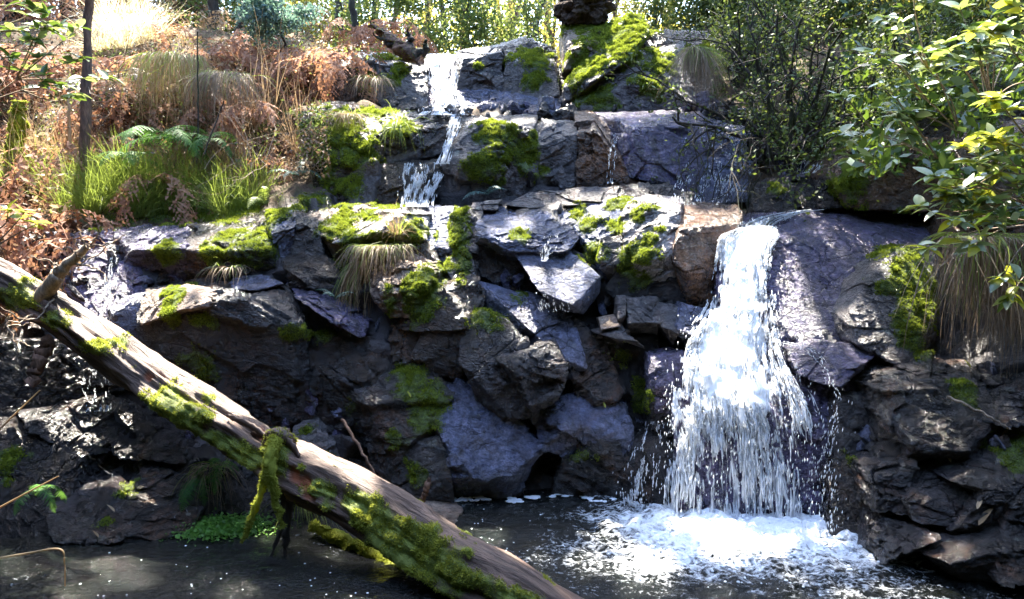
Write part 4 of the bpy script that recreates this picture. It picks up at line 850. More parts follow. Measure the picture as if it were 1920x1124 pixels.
for px, py, rx, ry in [(562,895,20,16),(545,880,12,20),(575,920,16,10),(270,700,10,10),(480,800,12,10)]:
    c = lhit(px, py); red = np.maximum(red, 1 - np.linalg.norm((LV - c) / (np.array([rx, 30, ry]) * c[1] / FPX), axis=1))
red = np.clip(red * 2.2 + fbm(LV * 30, 2, 54) * .5, 0, 1) * (red > 0)
pit = sstep(.2, .8, red) * .02
LV2 = LV + dirs.reshape(-1, 3) * (sstep(.35, .75, lm) * .012 * (1 + fbm(LV * 30, 2, 6)) - pit)[:, None]
log = bpy.data.objects.new('fallen_log', None); col.objects.link(log); c0 = path[200]; log.location = c0
tag(log, 'long fallen tree trunk with moss patches slanting down across the pool from the left bank', 'log')
flow = np.stack([np.cos(th)[None] * .13 + s_len[:, None] * 0, np.repeat(s_len[:, None], ns, 1), np.sin(th)[None] * .13 + s_len[:, None] * 0], -1).reshape(-1, 3)
obj('trunk', LV2 - c0, LF, M['log'], log, smooth=False, attrs={'moss': lm, 'red': red}, vec={'flow': flow})
LT = np.concatenate([LF[:, [0, 1, 2]], LF[:, [0, 2, 3]]])
tf = tufts(LV2, LT, lm, 42000, .009, 77, thr=.30)
b_ = obj('moss', tf[0] - c0, tf[1], M['moss_log'], log, attrs={'tint': tf[2]}); tag(b_, kind='stuff')
def shaggy(name, pts, radii, parent, mat, moss=True, seed=1, n=12, dens=40000):
    q = smooth_path([P(*p) for p in pts], max(8, len(pts) * 9)); r = np.interp(np.linspace(0, 1, len(q)), np.linspace(0, 1, len(radii)), radii)
    V, F = tube(q, r, n); V = V + (fbm(V * (38 if r.mean() < .05 else 16), 3, seed) * (.6 if r.mean() < .05 else .4))[:, None] * r.mean() * np.array([1, 1, .3])
    org = np.array(parent.location) if parent else V.mean(0)
    o = obj(name, V - org, F, mat, parent, smooth=False) if parent else obj(name, V - org, F, mat, loc=org)
    if moss:
        tf = tufts(V, F, np.ones(len(V)) * .9, dens, .010, seed)
        if tf is not None: b = obj('moss', tf[0] - org, tf[1], M['moss_log'], o, attrs={'tint': tf[2]}); tag(b, kind='stuff')
    return o
shaggy('branch_stub', [(520,822,3.30),(506,850,3.24),(500,890,3.22),(484,940,3.22),(468,980,3.22),(457,1018,3.22)], [.026,.022,.017,.014,.011,.003], log, M['moss_log'], seed=3)
shaggy('branch_stub', [(512,830,3.30),(508,870,3.23),(514,910,3.21),(520,950,3.21),(530,990,3.21)], [.026,.020,.016,.014,.008], log, M['moss_log'], seed=4)
shaggy('branch_stub', [(535,900,3.36),(536,950,3.33),(538,1000,3.31),(533,1045,3.3)], [.03,.022,.015,.006], log, M['bark_d'], moss=False, seed=5)
shaggy('branch_stub', [(535,930,3.36),(530,970,3.33),(518,1015,3.3),(502,1058,3.28)], [.018,.012,.009,.003], log, M['bark_d'], moss=False, seed=6)
shaggy('broken_knot', [(498,838,3.42),(512,818,3.36),(535,818,3.36),(552,842,3.36)], [.02,.032,.03,.012], log, M['log'], seed=7, dens=12000)
for pts in ([(425,780,3.50),(470,800,3.42),(500,822,3.38)], [(520,815,3.36),(545,835,3.32),(560,858,3.3)], [(470,812,3.45),(500,820,3.4),(535,812,3.36)]):
    q = smooth_path([P(*p) for p in pts], 14); V = []
    for i, c in enumerate(q):
        w = .008 * math.sin(math.pi * (i + .6) / 15) + .002; up = np.array([.35, -.3, 1]) * (w + .012 * random.random())
        V += [c - up, c + up, c + up + np.array([.004, .012, 0]), c - up + np.array([.004, .012, 0])]
    F = []
    for i in range(len(q) - 1):
        for k in range(4): F.append((i * 4 + k, i * 4 + (k + 1) % 4, i * 4 + 4 + (k + 1) % 4, i * 4 + 4 + k))
    F += [(0, 1, 2, 3), (len(V) - 4, len(V) - 3, len(V) - 2, len(V) - 1)]
    obj('bark_strip', np.array(V) - c0, F, M['log'], log)
# pale fork at the upper end of the log with bare twigs
def limb(name, pts, r0, r1, mat, parent=None, n=7, wob=.0, seed=0):
    q = smooth_path([P(*p) for p in pts], max(6, len(pts) * 6)); rs_ = np.random.RandomState(seed)
    if wob: q[1:-1] += rs_.normal(0, wob, q[1:-1].shape)
    V, F = tube(q, np.linspace(r0, r1, len(q)), n)
    org = np.array(parent.location) if parent else q[0]
    return obj(name, V - org, F, mat, parent) if parent else obj(name, V - org, F, mat, loc=org)
limb('branch', [(70,575,4.05),(100,525,4.0),(125,498,3.98),(165,462,3.95)], .05, .016, M['twig'], log, 9, .004)
for pts in ([(125,498,3.98),(160,490,3.95),(235,440,3.9)], [(165,462,3.95),(150,440,3.94),(165,420,3.93)], [(165,462,3.95),(200,458,3.93),(230,448,3.9)], [(118,505,3.98),(90,488,3.95),(50,482,3.9)],
            [(150,485,3.95),(130,465,3.9),(100,470,3.88)], [(170,465,3.95),(185,430,3.93),(180,410,3.93)], [(140,495,3.96),(185,505,3.93),(205,530,3.92)], [(100,560,4.0),(60,600,3.9),(0,575,3.8)],
            [(60,590,3.95),(30,605,3.9),(0,585,3.85)], [(10,600,3.9),(30,650,3.85),(38,690,3.85)], [(30,640,3.87),(62,650,3.85)], [(10,612,3.9),(50,608,3.85),(60,596,3.85)]):
    limb('twig', pts, .006, .0018, M['twig'], log, 5, .004, len(pts))
# other wood
o = shaggy('mossy_branch', [(585,985,3.5),(640,1012,3.4),(700,1045,3.3),(770,1090,3.15),(850,1140,3.0)], [.018,.026,.030,.034,.03], None, M['moss_log'], seed=9, dens=22000); tag(o, 'thin mossy branch lying low beneath the fallen log', 'branch')
o = limb('stick', [(640,788,3.86),(665,825,3.78),(695,875,3.72),(735,938,3.78)], .009, .006, M['bark'], None, 7, .003); tag(o, 'thin grey stick leaning on the cliff behind the log', 'stick')
o = limb('broken_stick', [(802,900,3.72),(797,925,3.70),(788,948,3.72)], .016, .013, M['bark'], None, 8, .003); tag(o, 'short broken stick standing in the pool behind the log', 'stick')
o = limb('dead_twig', [(1775,745,3.42),(1830,768,3.36),(1870,790,3.3),(1895,805,3.3)], .007, .003, M['twig'], None, 6, .003); tag(o, 'thin dead branch lying over the largest dark boulder', 'twig')
o = limb('dead_root', [(55,720,3.9),(70,680,3.95),(95,640,4.0)], .03, .04, M['bark'], None, 9, .006); tag(o, 'brown broken stump of wood in the shadow under the log', 'root')
for lab, pts in (('dry reed stalk slanting up at the left edge beside the dark rocks', [(-30,835,2.6),(20,785,2.6),(75,732,2.6)]),
                 ('dry reed stalk at the left edge just above the pool', [(-30,968,2.6),(40,930,2.6),(110,893,2.6)]),
                 ('bent dry reed whose tip hangs down to the water at the lower left', [(-30,1052,2.4),(50,1038,2.4),(112,1030,2.4),(121,1060,2.4),(122,1100,2.4)])):
    o = limb('dry_reed', pts, .0042, .0018, M['straw'], None, 5); tag(o, lab, 'reed', 'dry reeds at the left edge')
# deadfall at the head of the stream
st = shaggy('rotten_stump', [(698,48,6.5),(730,76,6.4),(760,98,6.35),(792,110,6.3)], [.012,.05,.065,.05], None, M['bark'], moss=True, seed=12, n=18, dens=1500); tag(st, 'dark rotten stump leaning left of the top fall', 'stump')
for pts, r in (([(760,100,6.38),(768,78,6.36),(766,54,6.36)], (.055, .004)), ([(775,105,6.3),(796,94,6.3),(800,76,6.3)], (.045, .01)), ([(740,84,6.4),(716,62,6.45),(694,40,6.5)], (.035, .003)), ([(750,92,6.36),(722,78,6.36),(700,62,6.4)], (.03, .003))):
    limb('splinter', pts, r[0], r[1], M['bark_d'], st, 9, .008)
U3, F3 = geodesic(26)
c = P(1097, 16, 6.7); V = U3 * np.array([.21, .2, .16]); V = V + U3 * (fbm(U3 * 3, 4, 3) * .05 + fbm(U3 * 12, 3, 5) * .02)[:, None]
o = obj('root_clod', V, F3, M['soil'], loc=c); tag(o, 'dark upturned clod of soil and roots at the top right of the cascade', 'soil clod')

# ------------------------------------------------------------------ plants
def blades(n, L, r, spread, droop, width, seed, segs=5, down=0.0, bias=(0, 0, 0)):
    rs = np.random.RandomState(seed)
    az = rs.uniform(0, 2 * math.pi, n); rad_ = r * np.sqrt(rs.rand(n))
    p = np.stack([np.cos(az) * rad_, np.sin(az) * rad_, np.zeros(n)], -1)
    az2 = az + rs.normal(0, .6, n); sp = np.abs(rs.normal(0, spread, n))
    d = np.stack([np.cos(az2) * np.sin(sp), np.sin(az2) * np.sin(sp), np.cos(sp) * (1 - down)], -1) + np.array(bias)
    d /= np.linalg.norm(d, axis=1)[:, None]
    ln = L * rs.uniform(.25, 1.15, n); w = np.cross(d, rs.normal(0, 1, (n, 3))); w /= np.linalg.norm(w, axis=1)[:, None]
    wd = width * rs.uniform(.6, 1.2, n); rows = []
    dr = droop * rs.uniform(.4, 1.6, n)
    for k in range(segs + 1):
        f = wd * (1 - (k / segs) ** 1.6) * .5 + .0002
        rows.append(np.stack([p - w * f[:, None], p + w * f[:, None]], 1))
        p = p + d * (ln / segs)[:, None]; d = d + np.array([0, 0, -1.0]) * (dr / segs * 2.2)[:, None] + rs.normal(0, .11, (n, 3)); d /= np.linalg.norm(d, axis=1)[:, None]
    V = np.stack(rows, 1).reshape(-1, 3)   # n, segs+1, 2
    base = np.arange(n)[:, None] * (segs + 1) * 2; k = np.arange(segs)[None] * 2
    F = np.stack([base + k, base + k + 1, base + k + 3, base + k + 2], -1).reshape(-1, 4)
    T = np.repeat(rs.rand(n), (segs + 1) * 2)
    return V, F, T
def blade_mesh(name, mat, *a, **k):
    V, F, T = blades(*a, **k); return mesh_from(name, V, F, mat, attrs={'tint': T})
def place(name, me, loc, label, cat, group=None, rz=None, s=1.0, tilt=0):
    o = link(name, me, None, loc); o.rotation_euler = (tilt, 0, random.uniform(0, 6.28) if rz is None else rz); o.scale = (s,) * 3
    return tag(o, label, cat, group)
def leaf_data(L, W, fold=.25, curl=.2, n=6):
    V = []; F = []
    for i in range(n + 1):
        t = i / n; w = W * .5 * math.sin(math.pi * min(1, t ** .8 * .98 + .01)) ** .8; z = -curl * L * t * t; y = L * t
        V += [(-w, y, z + fold * w), (0, y, z), (w, y, z + fold * w)]
    for i in range(n):
        a = i * 3; F += [(a, a + 1, a + 4), (a, a + 4, a + 3), (a + 1, a + 2, a + 5), (a + 1, a + 5, a + 4)]
    return np.array(V), np.array(F)
def frond_mesh(name, mat, L=.45, n=22, wmax=.10, droop=.5, seed=0, curl=.0, rag=0.0, twist=0.0):
    rs = np.random.RandomState(seed); mb = MB()
    p = np.zeros(3); d = np.array([0, .75, .75]); pts = [p.copy()]; ds = [d / np.linalg.norm(d)]
    for k in range(n):
        p = p + d / np.linalg.norm(d) * L / n; pts.append(p.copy()); d = d + np.array([0, 0, -droop * 2 / n]) + rs.normal(0, .02 + rag * .03, 3); ds.append(d / np.linalg.norm(d))
    V, F = tube(pts, np.linspace(.0025, .0006, len(pts)), 4); mb.add(V, F, .2)
    for k in range(2, n + 1):
        t = k / n; w = wmax * math.sin(math.pi * (t * .86 + .12)) ** .8 * (1 - t * .25)
        for s in (-1, 1):
            if rs.rand() < rag * .25: continue
            side = np.array([s, .0, 0]); dd = side + ds[k] * (.35 + .3 * rs.rand() * (1 + rag)) + np.array([0, 0, -.15 - curl * rs.rand()]) + rs.normal(0, .06 + rag * .25, 3)
            dd /= np.linalg.norm(dd); up = np.cross(side, ds[k]); perp = np.cross(dd, up); perp /= np.linalg.norm(perp) + 1e-9
            ww = w * rs.uniform(.85, 1.1); m_ = 6; V = []; F = []; tt = rs.rand()
            hw = L / n * .62
            for i in range(m_):
                f0 = i / m_; c0 = pts[k] + dd * ww * f0 + np.array([0, 0, -ww * .25 * f0 * f0]); c1 = pts[k] + dd * ww * (i + 1) / m_ + np.array([0, 0, -ww * .25 * ((i + 1) / m_) ** 2]); h = hw * (1 - f0 * .8)
                tip = rs.normal(0, .1 * h * (1 + rag * 3), 3)
                V += [c0, c1, c0 + perp * h + dd * h * .5 + tip, c0 - perp * h + dd * h * .5 - tip]; q = i * 4; F += [(q, q + 1, q + 2), (q, q + 3, q + 1)]
            mb.add(V, F, tt)
    return mb.mesh(name, mat)
def fern(name, meshes, loc, label, cat, nf, group=None, s=1.0, spread=(0, 6.28), pitch=(-.5, .3), seed=0):
    rs = np.random.RandomState(seed); r = bpy.data.objects.new(name, None); col.objects.link(r); r.location = loc; r.scale = (s,) * 3; tag(r, label, cat, group)
    for k in range(nf):
        o = link('frond', meshes[rs.randint(len(meshes))], r); a = spread[0] + (spread[1] - spread[0]) * (k + rs.rand() * .7) / nf
        o.rotation_euler = Euler((rs.uniform(*pitch), rs.uniform(-.2, .2), -a), 'XYZ'); q = rs.uniform(.7, 1.1); o.scale = (q, q, q)
    return r
# --- grasses on the left bank
G = [blade_mesh('grass_blades', M['grass'], 260, .34, .07, .38, .5, .0036, 10 + k) for k in range(4)]
S = [blade_mesh('straw_blades', M['straw'], 90, .40, .05, .40, .45, .0032, 20 + k) for k in range(3)]
GL = [(190,392),(232,385),(268,398),(330,392),(382,396),(425,398),(352,372),(462,392),(150,372),(60,345),(100,362),(215,362),(300,372),(405,372),(130,395),(20,365),(245,350),(178,345),(440,365)]
wh = ['beside the pine brown trunk', 'left of the dead bracken mound', 'above the leftmost ledge moss', 'above the ledge moss, thick and tall', 'with yellow tips above the ledge', 'beside the bright small fern', 'behind the first row of tufts', 'right against the small bright fern',
      'at the foot of the thin stems', 'near the left edge under bracken', 'just right of the left edge bracken', 'in front of the brown trunk foot', 'in front of the large green fern', 'second row right of the large fern', 'low above the dark ledge corner', 'hanging at the very left edge', 'at the foot of the large fern', 'behind the brown trunk foot', 'in the shade behind the small fern']
GL += [(205,375),(285,380),(315,398),(365,398),(440,395),(395,372),(330,350),(270,362),(170,400),(480,378),(350,402),(245,400)]
wh += ['two steps right of the trunk foot','near the middle, second row','at the ledge edge below the dead mound','at the ledge edge, centre','just left of the fresh fern','centre, second row','third row behind the ledge','second row below the big fern','nearest the left ledge corner','touching the fresh fern','at the very brink of the ledge','at the brink above the leftmost block']
for k, (px, py) in enumerate(GL):
    place('grass_tuft', G[k % 4], hit(px, py, -.02) - np.array([0, 0, .03]), 'green grass tuft ' + wh[k], 'grass tuft', 'green grass tufts on the left bank', s=random.uniform(.85, 1.2))
BLG = blade_mesh('lit_straw_blades', M['straw_lit'], 160, .5, .08, .5, .5, .004, 27)
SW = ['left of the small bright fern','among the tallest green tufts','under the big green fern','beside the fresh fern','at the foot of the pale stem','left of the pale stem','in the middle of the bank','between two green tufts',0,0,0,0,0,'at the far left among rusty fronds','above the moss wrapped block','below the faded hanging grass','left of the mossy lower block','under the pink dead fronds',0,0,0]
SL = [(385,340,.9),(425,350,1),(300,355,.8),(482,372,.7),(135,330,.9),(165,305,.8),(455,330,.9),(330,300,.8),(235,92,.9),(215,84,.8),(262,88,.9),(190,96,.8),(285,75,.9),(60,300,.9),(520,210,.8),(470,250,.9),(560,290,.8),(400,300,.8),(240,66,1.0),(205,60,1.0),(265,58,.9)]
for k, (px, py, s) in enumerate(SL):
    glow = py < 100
    place('straw_tuft', BLG if glow else S[k % 3], hit(px, py, -.02), ('grass coloured pale as sunlit ' + {8:'left of the gap centre',9:'low at the left of the gap',10:'at the centre of the gap',11:'against the reddish trunk',12:'at the right end of the gap',18:'highest at the centre of the gap',19:'high beside the reddish trunk',20:'high at the right of the gap'}[k]) if glow else 'wispy dry straw grass ' + str(SW[k]), 'grass tuft', 'sunlit straw tufts' if glow else 'dry straw tufts on the left bank', s=s)
TS = [blade_mesh('tall_stalks', M['straw'], 46, .75, .09, .18, .35, .0045, 60 + k) for k in range(2)]
for k, (px, py, w) in enumerate([(70,330,'left of the pale thin stem'),(110,320,'behind the pale thin stem'),(205,330,'right of the reddish trunk'),(20,360,'at the far left edge'),(145,345,'at the reddish trunk foot'),(430,330,'above the tallest green grass'),(470,340,'left of the fresh fern'),(560,270,'left of the moss wrapped block'),(350,330,'behind the green grass in the middle'),(500,250,'on the dark slope above the ledge')]):
    place('dry_stalks', TS[k % 2], hit(px, py, -.02), 'tall upright dry stalks ' + w, 'dry grass', 'tall dry stalks on the left bank', s=random.uniform(.7, 1.1))
# hanging clumps
def clump(name, loc, n, L, r, w, mat, label, seed, down=.9, droop=1.4, spread=.9, bias=(0, -.5, 0), green=None, gn=0):
    root = bpy.data.objects.new(name, None); col.objects.link(root); root.location = loc; tag(root, label, 'grass clump')
    V, F, T = blades(n, L, r, spread, droop, w, seed, 7, down, bias); b = obj('dry_blades', V, F, mat, root, attrs={'tint': T}); tag(b, kind='stuff')
    if gn:
        V, F, T = blades(gn, L * .8, r, spread, droop * .8, w, seed + 1, 7, down * .7, bias); b = obj('green_blades', V, F, green or M['grass'], root, attrs={'tint': T}); tag(b, kind='stuff')
    return root
clump('hanging_grass', P(325,105,5.95), 560, .55, .22, .0035, M['straw'], 'thick curtain of dry grass hanging over the orange brown wall', 31, 1.5, 1.2, .35, (0, -.45, -.25), green=M['grass'], gn=300)
clump('hanging_grass', P(425,140,5.9), 500, .5, .18, .003, M['straw_dark'], 'faded grass hanging right of the thick dry curtain', 32, 1.4, 1.2, .5, green=M['grass'], gn=80)
clump('hanging_grass', P(1303,90,5.7), 600, .46, .07, .0028, M['straw_dark'], 'pale straw clump hanging from the mossy bank at the upper right', 33, 1.3, 1.0, .5, (0, -.35, -.2), green=M['grass'], gn=160)
tus = clump('straw_tussock', P(1860,440,3.9), 520, .68, .22, .0065, M['straw_dark'], 'big hanging tussock of long straw blades at the right edge', 34, 1.3, 1.2, .3, (-.08, -.5, -.1), green=M['grass'], gn=150)
clump('straw_tussock', P(1940,470,3.8), 320, .66, .16, .0065, M['straw_dark'], 'second darker tussock cut off by the right edge', 35, 1.3, 1.2, .3, (-.05, -.5, -.1), gn=60)
clump('cliff_grass', hit(715, 458, .05), 560, .24, .16, .0032, M['straw_dark'], 'shaggy grass hanging under the sunlit cream slab', 36, down=1.2, droop=1.3, spread=.7, bias=(-.1, -.5, -.1), green=M['grass'], gn=240)
clump('cliff_grass', hit(678, 490, .06), 260, .40, .05, .0042, M['straw'], 'long tawny grass tress hanging in the middle of the cliff', 37, down=1.4, droop=1.2, spread=.3, bias=(-.2, -.4, -.2), gn=60)
clump('cliff_grass', hit(745, 440, .04), 60, .22, .03, .0035, M['straw'], 'little yellow grass tuft growing on the cream slab', 38, down=0, droop=.8, spread=.8, bias=(0, -.2, .2), gn=40)
clump('cliff_grass', hit(745, 240, .05), 60, .34, .03, .006, M['grass'], 'arching green grass tuft on the split block of the middle tier', 39, down=.3, droop=1.5, spread=.9, bias=(0, -.6, .1), gn=30)
clump('cliff_grass', hit(700, 150, .05), 260, .34, .10, .003, M['straw_dark'], 'faded grass hanging over the top tier left of the fall', 40, gn=90)
clump('cliff_grass', hit(655, 215, .05), 160, .26, .06, .003, M['straw'], 'dry tuft on the moss wrapped block', 41, gn=60)
clump('cliff_grass', hit(430, 500, .03), 130, .2, .08, .0028, M['straw_dark'], 'thin roots and grass under the hanging moss cushion', 42, gn=50)
clump('pool_grass', hit(560, 940, .06), 120, .36, .05, .0045, M['grass'], 'green sedge drooping to the water behind the branch stubs', 43, down=.3, droop=1.6, bias=(.4, -.3, .1))
clump('pool_grass', hit(395, 880, .05), 120, .24, .08, .0032, M['straw_dark'], 'thin dry grass under the log beside the ferns', 44, gn=50)
# --- ferns and bracken
FG = [frond_mesh('green_frond', M['fern'], .46, 22, .12, .75, k) for k in range(2)]; FB = [frond_mesh('blue_frond', M['bluefern'], .26, 14, .05, .6, 5 + k) for k in range(1)]
FY = [frond_mesh('fresh_frond', M['grass'], .30, 18, .045, .7, 8)]
DB = [frond_mesh('dead_frond', M['bracken'], .55, 20, .13, 1.3, 30 + k, .9, 1.0) for k in range(4)]
fern('green_fern', FG, P(300,262,5.35), 'large dark green fern spreading in front of the orange brown wall', 'fern', 9, s=1.0, seed=1, pitch=(-.6, .1))
fern('green_fern', FG, P(250,300,5.3), 'second green fern low in front of the brown trunk', 'fern', 6, s=.8, seed=2, pitch=(-.7, 0))
fern('green_fern', FG, P(395,262,5.4), 'green fern mixed with pink dead fronds right of the large one', 'fern', 5, s=.8, seed=3, pitch=(-.6, 0))
fern('small_fern', FY, hit(492, 385, .02), 'small bright fern at the right end of the grassy bank', 'fern', 8, s=1.0, seed=4)
fern('small_fern', FB, hit(560, 330, .05), 'blue green little fern left of the mossy lower block', 'fern', 6, s=1.0, seed=5)
fern('small_fern', FB, hit(628, 560, .04), 'tiny blue fern in the crack left of the tawny grass tress', 'fern', 4, s=.55, seed=6)
fern('small_fern', FB, hit(915, 365, .04), 'small fern in the dark gap of the middle tier', 'fern', 5, s=.8, seed=7)
fern('pool_fern', FG, hit(372, 895, .10), 'green fern hanging in the shade under the log', 'fern', 7, s=.42, seed=8, pitch=(-1.0, -.3))
fern('pool_fern', FG, hit(410, 870, .12), 'smaller fern higher in the shade under the log', 'fern', 5, s=.38, seed=9, pitch=(-1.0, -.3))
fern('pool_fern', FG, P(70, 915, 3.3), 'fern on the left bank beside the dry reeds', 'fern', 4, s=.42, seed=10, pitch=(-1.1, -.3))
BL = [(585,110,'hanging over the brown top tier block'),(612,88,'at the top beside the moss mound'),(645,112,'draped on the brown block'),(600,150,'lower left of the brown block'),(560,135,'beside the blue grey bush'),(705,62,'behind the rotten stump'),(742,52,'highest by the rotten stump'),(770,70,'right of the rotten stump'),
      (535,165,'over the moss wrapped block'),(505,140,'middle of the upper bank'),(665,60,'left of the rotten stump'),(30,240,'at the far left edge'),(15,320,'low at the far left edge'),(62,378,'above the pale sprig'),(95,425,'over the log fork'),(130,450,'against the dark ledge corner'),(45,170,'under the broad leaved shrub'),(140,215,'behind the brown trunk'),
      (405,235,'pink, among the green fern'),(318,330,'mound above the grass'),(285,345,'golden, in front of the fern'),(460,165,'on the bank in the middle'),(100,300,'between the two thin stems'),(560,180,'just above the moss wrapped block'),(625,140,'covering the brown block face'),(690,85,'small, between mound and stump')]
BL += [(75,130,'upper left, behind the dark leaves'),(110,90,'top left beside the sunlit grass'),(180,300,'at the trunk foot, tall'),(90,345,'in the grass at the left'),(350,200,'under the hanging grass'),(480,200,'centre of the left bank'),(440,110,'upper bank behind the thin black stem'),(520,260,'above the ledge, left of the moss wrapped block'),
 (300,60,'right of the sunlit grass'),(360,60,'upper bank among olive leaves'),(465,320,'small, low beside the fresh fern'),(530,100,'under the blue grey bush'),(20,420,'behind the pale sprig'),(60,470,'touching the log fork'),(5,150,'cut by the left edge'),(240,160,'on top of the orange brown wall'),(275,120,'spilling over the thick dry curtain'),(345,130,'over the middle of the dry curtain'),(395,105,'beside the thin black stem'),(215,120,'under the sunlit gap'),(430,190,'below the faded hanging grass'),(180,250,'half way up the reddish trunk'),(490,230,'dark, on the slope above the ledge'),(125,120,'high behind the dark leaves'),(470,80,'left of the blue grey bush')]
for k, (px, py, w) in enumerate(BL):
    fern('dead_bracken', DB, hit(px, py, .06), 'rusty dead bracken ' + w, 'bracken', 6 + k % 3, 'dead bracken clumps', s=random.uniform(1.25, 1.8), seed=50 + k, pitch=(-1.3, -.3) if k % 2 else (-.7, .1))
# --- leaf clouds: trees, bushes and the far wood
def leaf_cloud(n, centre, radii, size, seed, clumps=18, tight=.28, flat=.5):
    rs = np.random.RandomState(seed); d = rs.normal(0, 1, (clumps, 3)); d /= np.linalg.norm(d, axis=1)[:, None]; cc = d * (rs.rand(clumps, 1) ** .45) * np.array(radii)
    k = rs.randint(0, clumps, n); sc = np.array(radii) * tight * rs.uniform(.6, 1.4, clumps)[k][:, None]
    p = cc[k] + rs.normal(0, 1, (n, 3)) * sc * np.array([1, 1, .8]) + np.array(centre)
    a = rs.normal(0, 1, (n, 3)); a /= np.linalg.norm(a, axis=1)[:, None]; b = np.cross(a, rs.normal(0, 1, (n, 3))); b /= np.linalg.norm(b, axis=1)[:, None]
    s = size * rs.uniform(.6, 1.3, n)[:, None]
    V = np.stack([p - a * s * .5, p + b * s * .24 , p + a * s * .5, p - b * s * .24], 1).reshape(-1, 3); F = (np.arange(n)[:, None] * 4 + np.arange(4)[None])
    return V, F, np.repeat(np.clip(rs.rand(clumps)[k] * .7 + rs.rand(n) * .3, 0, 1), 4), cc + np.array(centre)
def tree(name, foot, h, cr, n, mat, bark, label, cat='tree', group=None, seed=0, size=.06, r0=.06, lean=(0, 0), clumps=18, crown_z=None, tight=.28):
    rs = np.random.RandomState(seed); root = bpy.data.objects.new(name, None); col.objects.link(root); root.location = foot; tag(root, label, cat, group)
    cz = crown_z if crown_z is not None else h * .72
    V, F, T, cc = leaf_cloud(n, (lean[0], lean[1], cz), cr, size, seed, clumps, tight)
    b = obj('crown', V, F, mat, root, attrs={'tint': T}); tag(b, kind='stuff')
    q = smooth_path([(0, 0, -.2), (lean[0] * .3 + rs.normal(0, .03), 0, h * .3), (lean[0] * .7, lean[1] * .7, h * .6), (lean[0], lean[1], h * .95)], 18); q[1:-1] += rs.normal(0, .012, q[1:-1].shape)
    V, F = tube(q, np.linspace(r0, r0 * .25, 18), 9); obj('trunk', V, F, bark, root)
    mb = MB()
    for c in cc[:14]:
        i = rs.randint(6, 17); st = q[i]; mid = (st + c) / 2 + rs.normal(0, .08, 3); V, F = tube(smooth_path([st, mid, c], 7), np.linspace(r0 * .3, r0 * .06, 7), 5); mb.add(V, F)
    mb.build('limbs', bark, root); return root
def stem(px0, py0, px1, py1, Y, r, mat, label, cat='tree trunk', group=None, bendx=0):
    a = P(px0, py0, Y); b = P(px1, py1, Y + .1); q = smooth_path([a, (a + b) / 2 + np.array([bendx, 0, 0]), b], 14); q[1:-1] += np.random.normal(0, r * .25, q[1:-1].shape)
    V, F = tube(q, np.linspace(r, r * .7, 14), 9); V += (fbm(V * 20, 3, 3) * r * .2)[:, None]; o = obj('tree_trunk', V - a, F, mat, loc=a); return tag(o, label, cat, group)
stem(158, 350, 170, -40, 5.35, .036, M['bark'], 'reddish brown sapling trunk on the left bank')
stem(133, 300, 128, 180, 5.5, .014, M['straw'], 'pale thin stem left of the reddish trunk', 'stem')
o = shaggy('dead_post', [(26,325,surfY(28,310)),(32,250,surfY(28,310)-.02),(36,190,surfY(28,310))], [.05,.045,.03], None, M['moss_log'], seed=15); tag(o, 'short mossy green post of dead wood at the left edge', 'stump')
stem(372, 275, 370, 60, 5.5, .006, M['bark_d'], 'thin black bare stem rising through the hanging grass', 'stem')
stem(382, 290, 420, 190, 5.2, .006, M['bark_d'], 'short black twig beside the thin black stem', 'stem')
for k, (x0, y0, x1, y1, Y, r, lab) in enumerate([(235,75,228,-60,9,.03,'thin trunk inside the sunlit gap'),(440,90,470,-60,8.6,.035,'leaning brown trunk left of the blue grey bush'),(735,55,760,-60,10,.035,'leaning trunk above the rotten stump'),(835,80,820,-60,11,.04,'trunk straight above the top fall'),(900,75,925,-60,11.5,.045,'leaning trunk above the lichen spotted block'),(285,60,262,-60,8.8,.028,'thin leaning trunk right of the sunlit grass'),(1035,80,1010,-60,12,.035,'thin trunk left of the soil clod'),(640,70,625,-60,10.5,.05,'thick trunk behind the bracken mound'),(500,60,496,-60,8.5,.05,'dark trunk behind the blue grey bush'),(530,55,522,-60,8.8,.06,'forked trunk behind the blue grey bush, right half'),(578,70,572,-60,9.0,.045,'slim dark trunk at the top left of the stump'),(398,90,402,-60,8.2,.06,'brown trunk above the hanging grass'),
     (330,70,345,-60,9.5,.04,'thin brown trunk above the sunlit gap'),(60,90,75,-60,8.5,.05,'grey brown trunk at the upper left corner'),(1150,60,1165,-60,9.0,.03,'thin trunk right of the soil clod'),(1000,75,1030,-60,11,.05,'slanting thin trunk behind the highest block'),(958,78,985,-60,10.5,.03,'thin twin stem behind the highest block'),(665,60,655,-60,9.5,.04,'dark trunk above the bracken mound')]):
    stem(x0, y0, x1, y1, Y, r, M['bark_d'] if k % 2 else M['bark'], lab, group='slim trunks of the wood behind')
# blue grey feathery bush
root = tree('feathery_bush', P(520, 110, 6.7), .5, (.34, .2, .22), 5200, M['bluefern'], M['bark_d'], 'blue grey feathery bush at the top left of the cascade', 'bush', seed=3, size=.035, r0=.015, clumps=16, tight=.22)
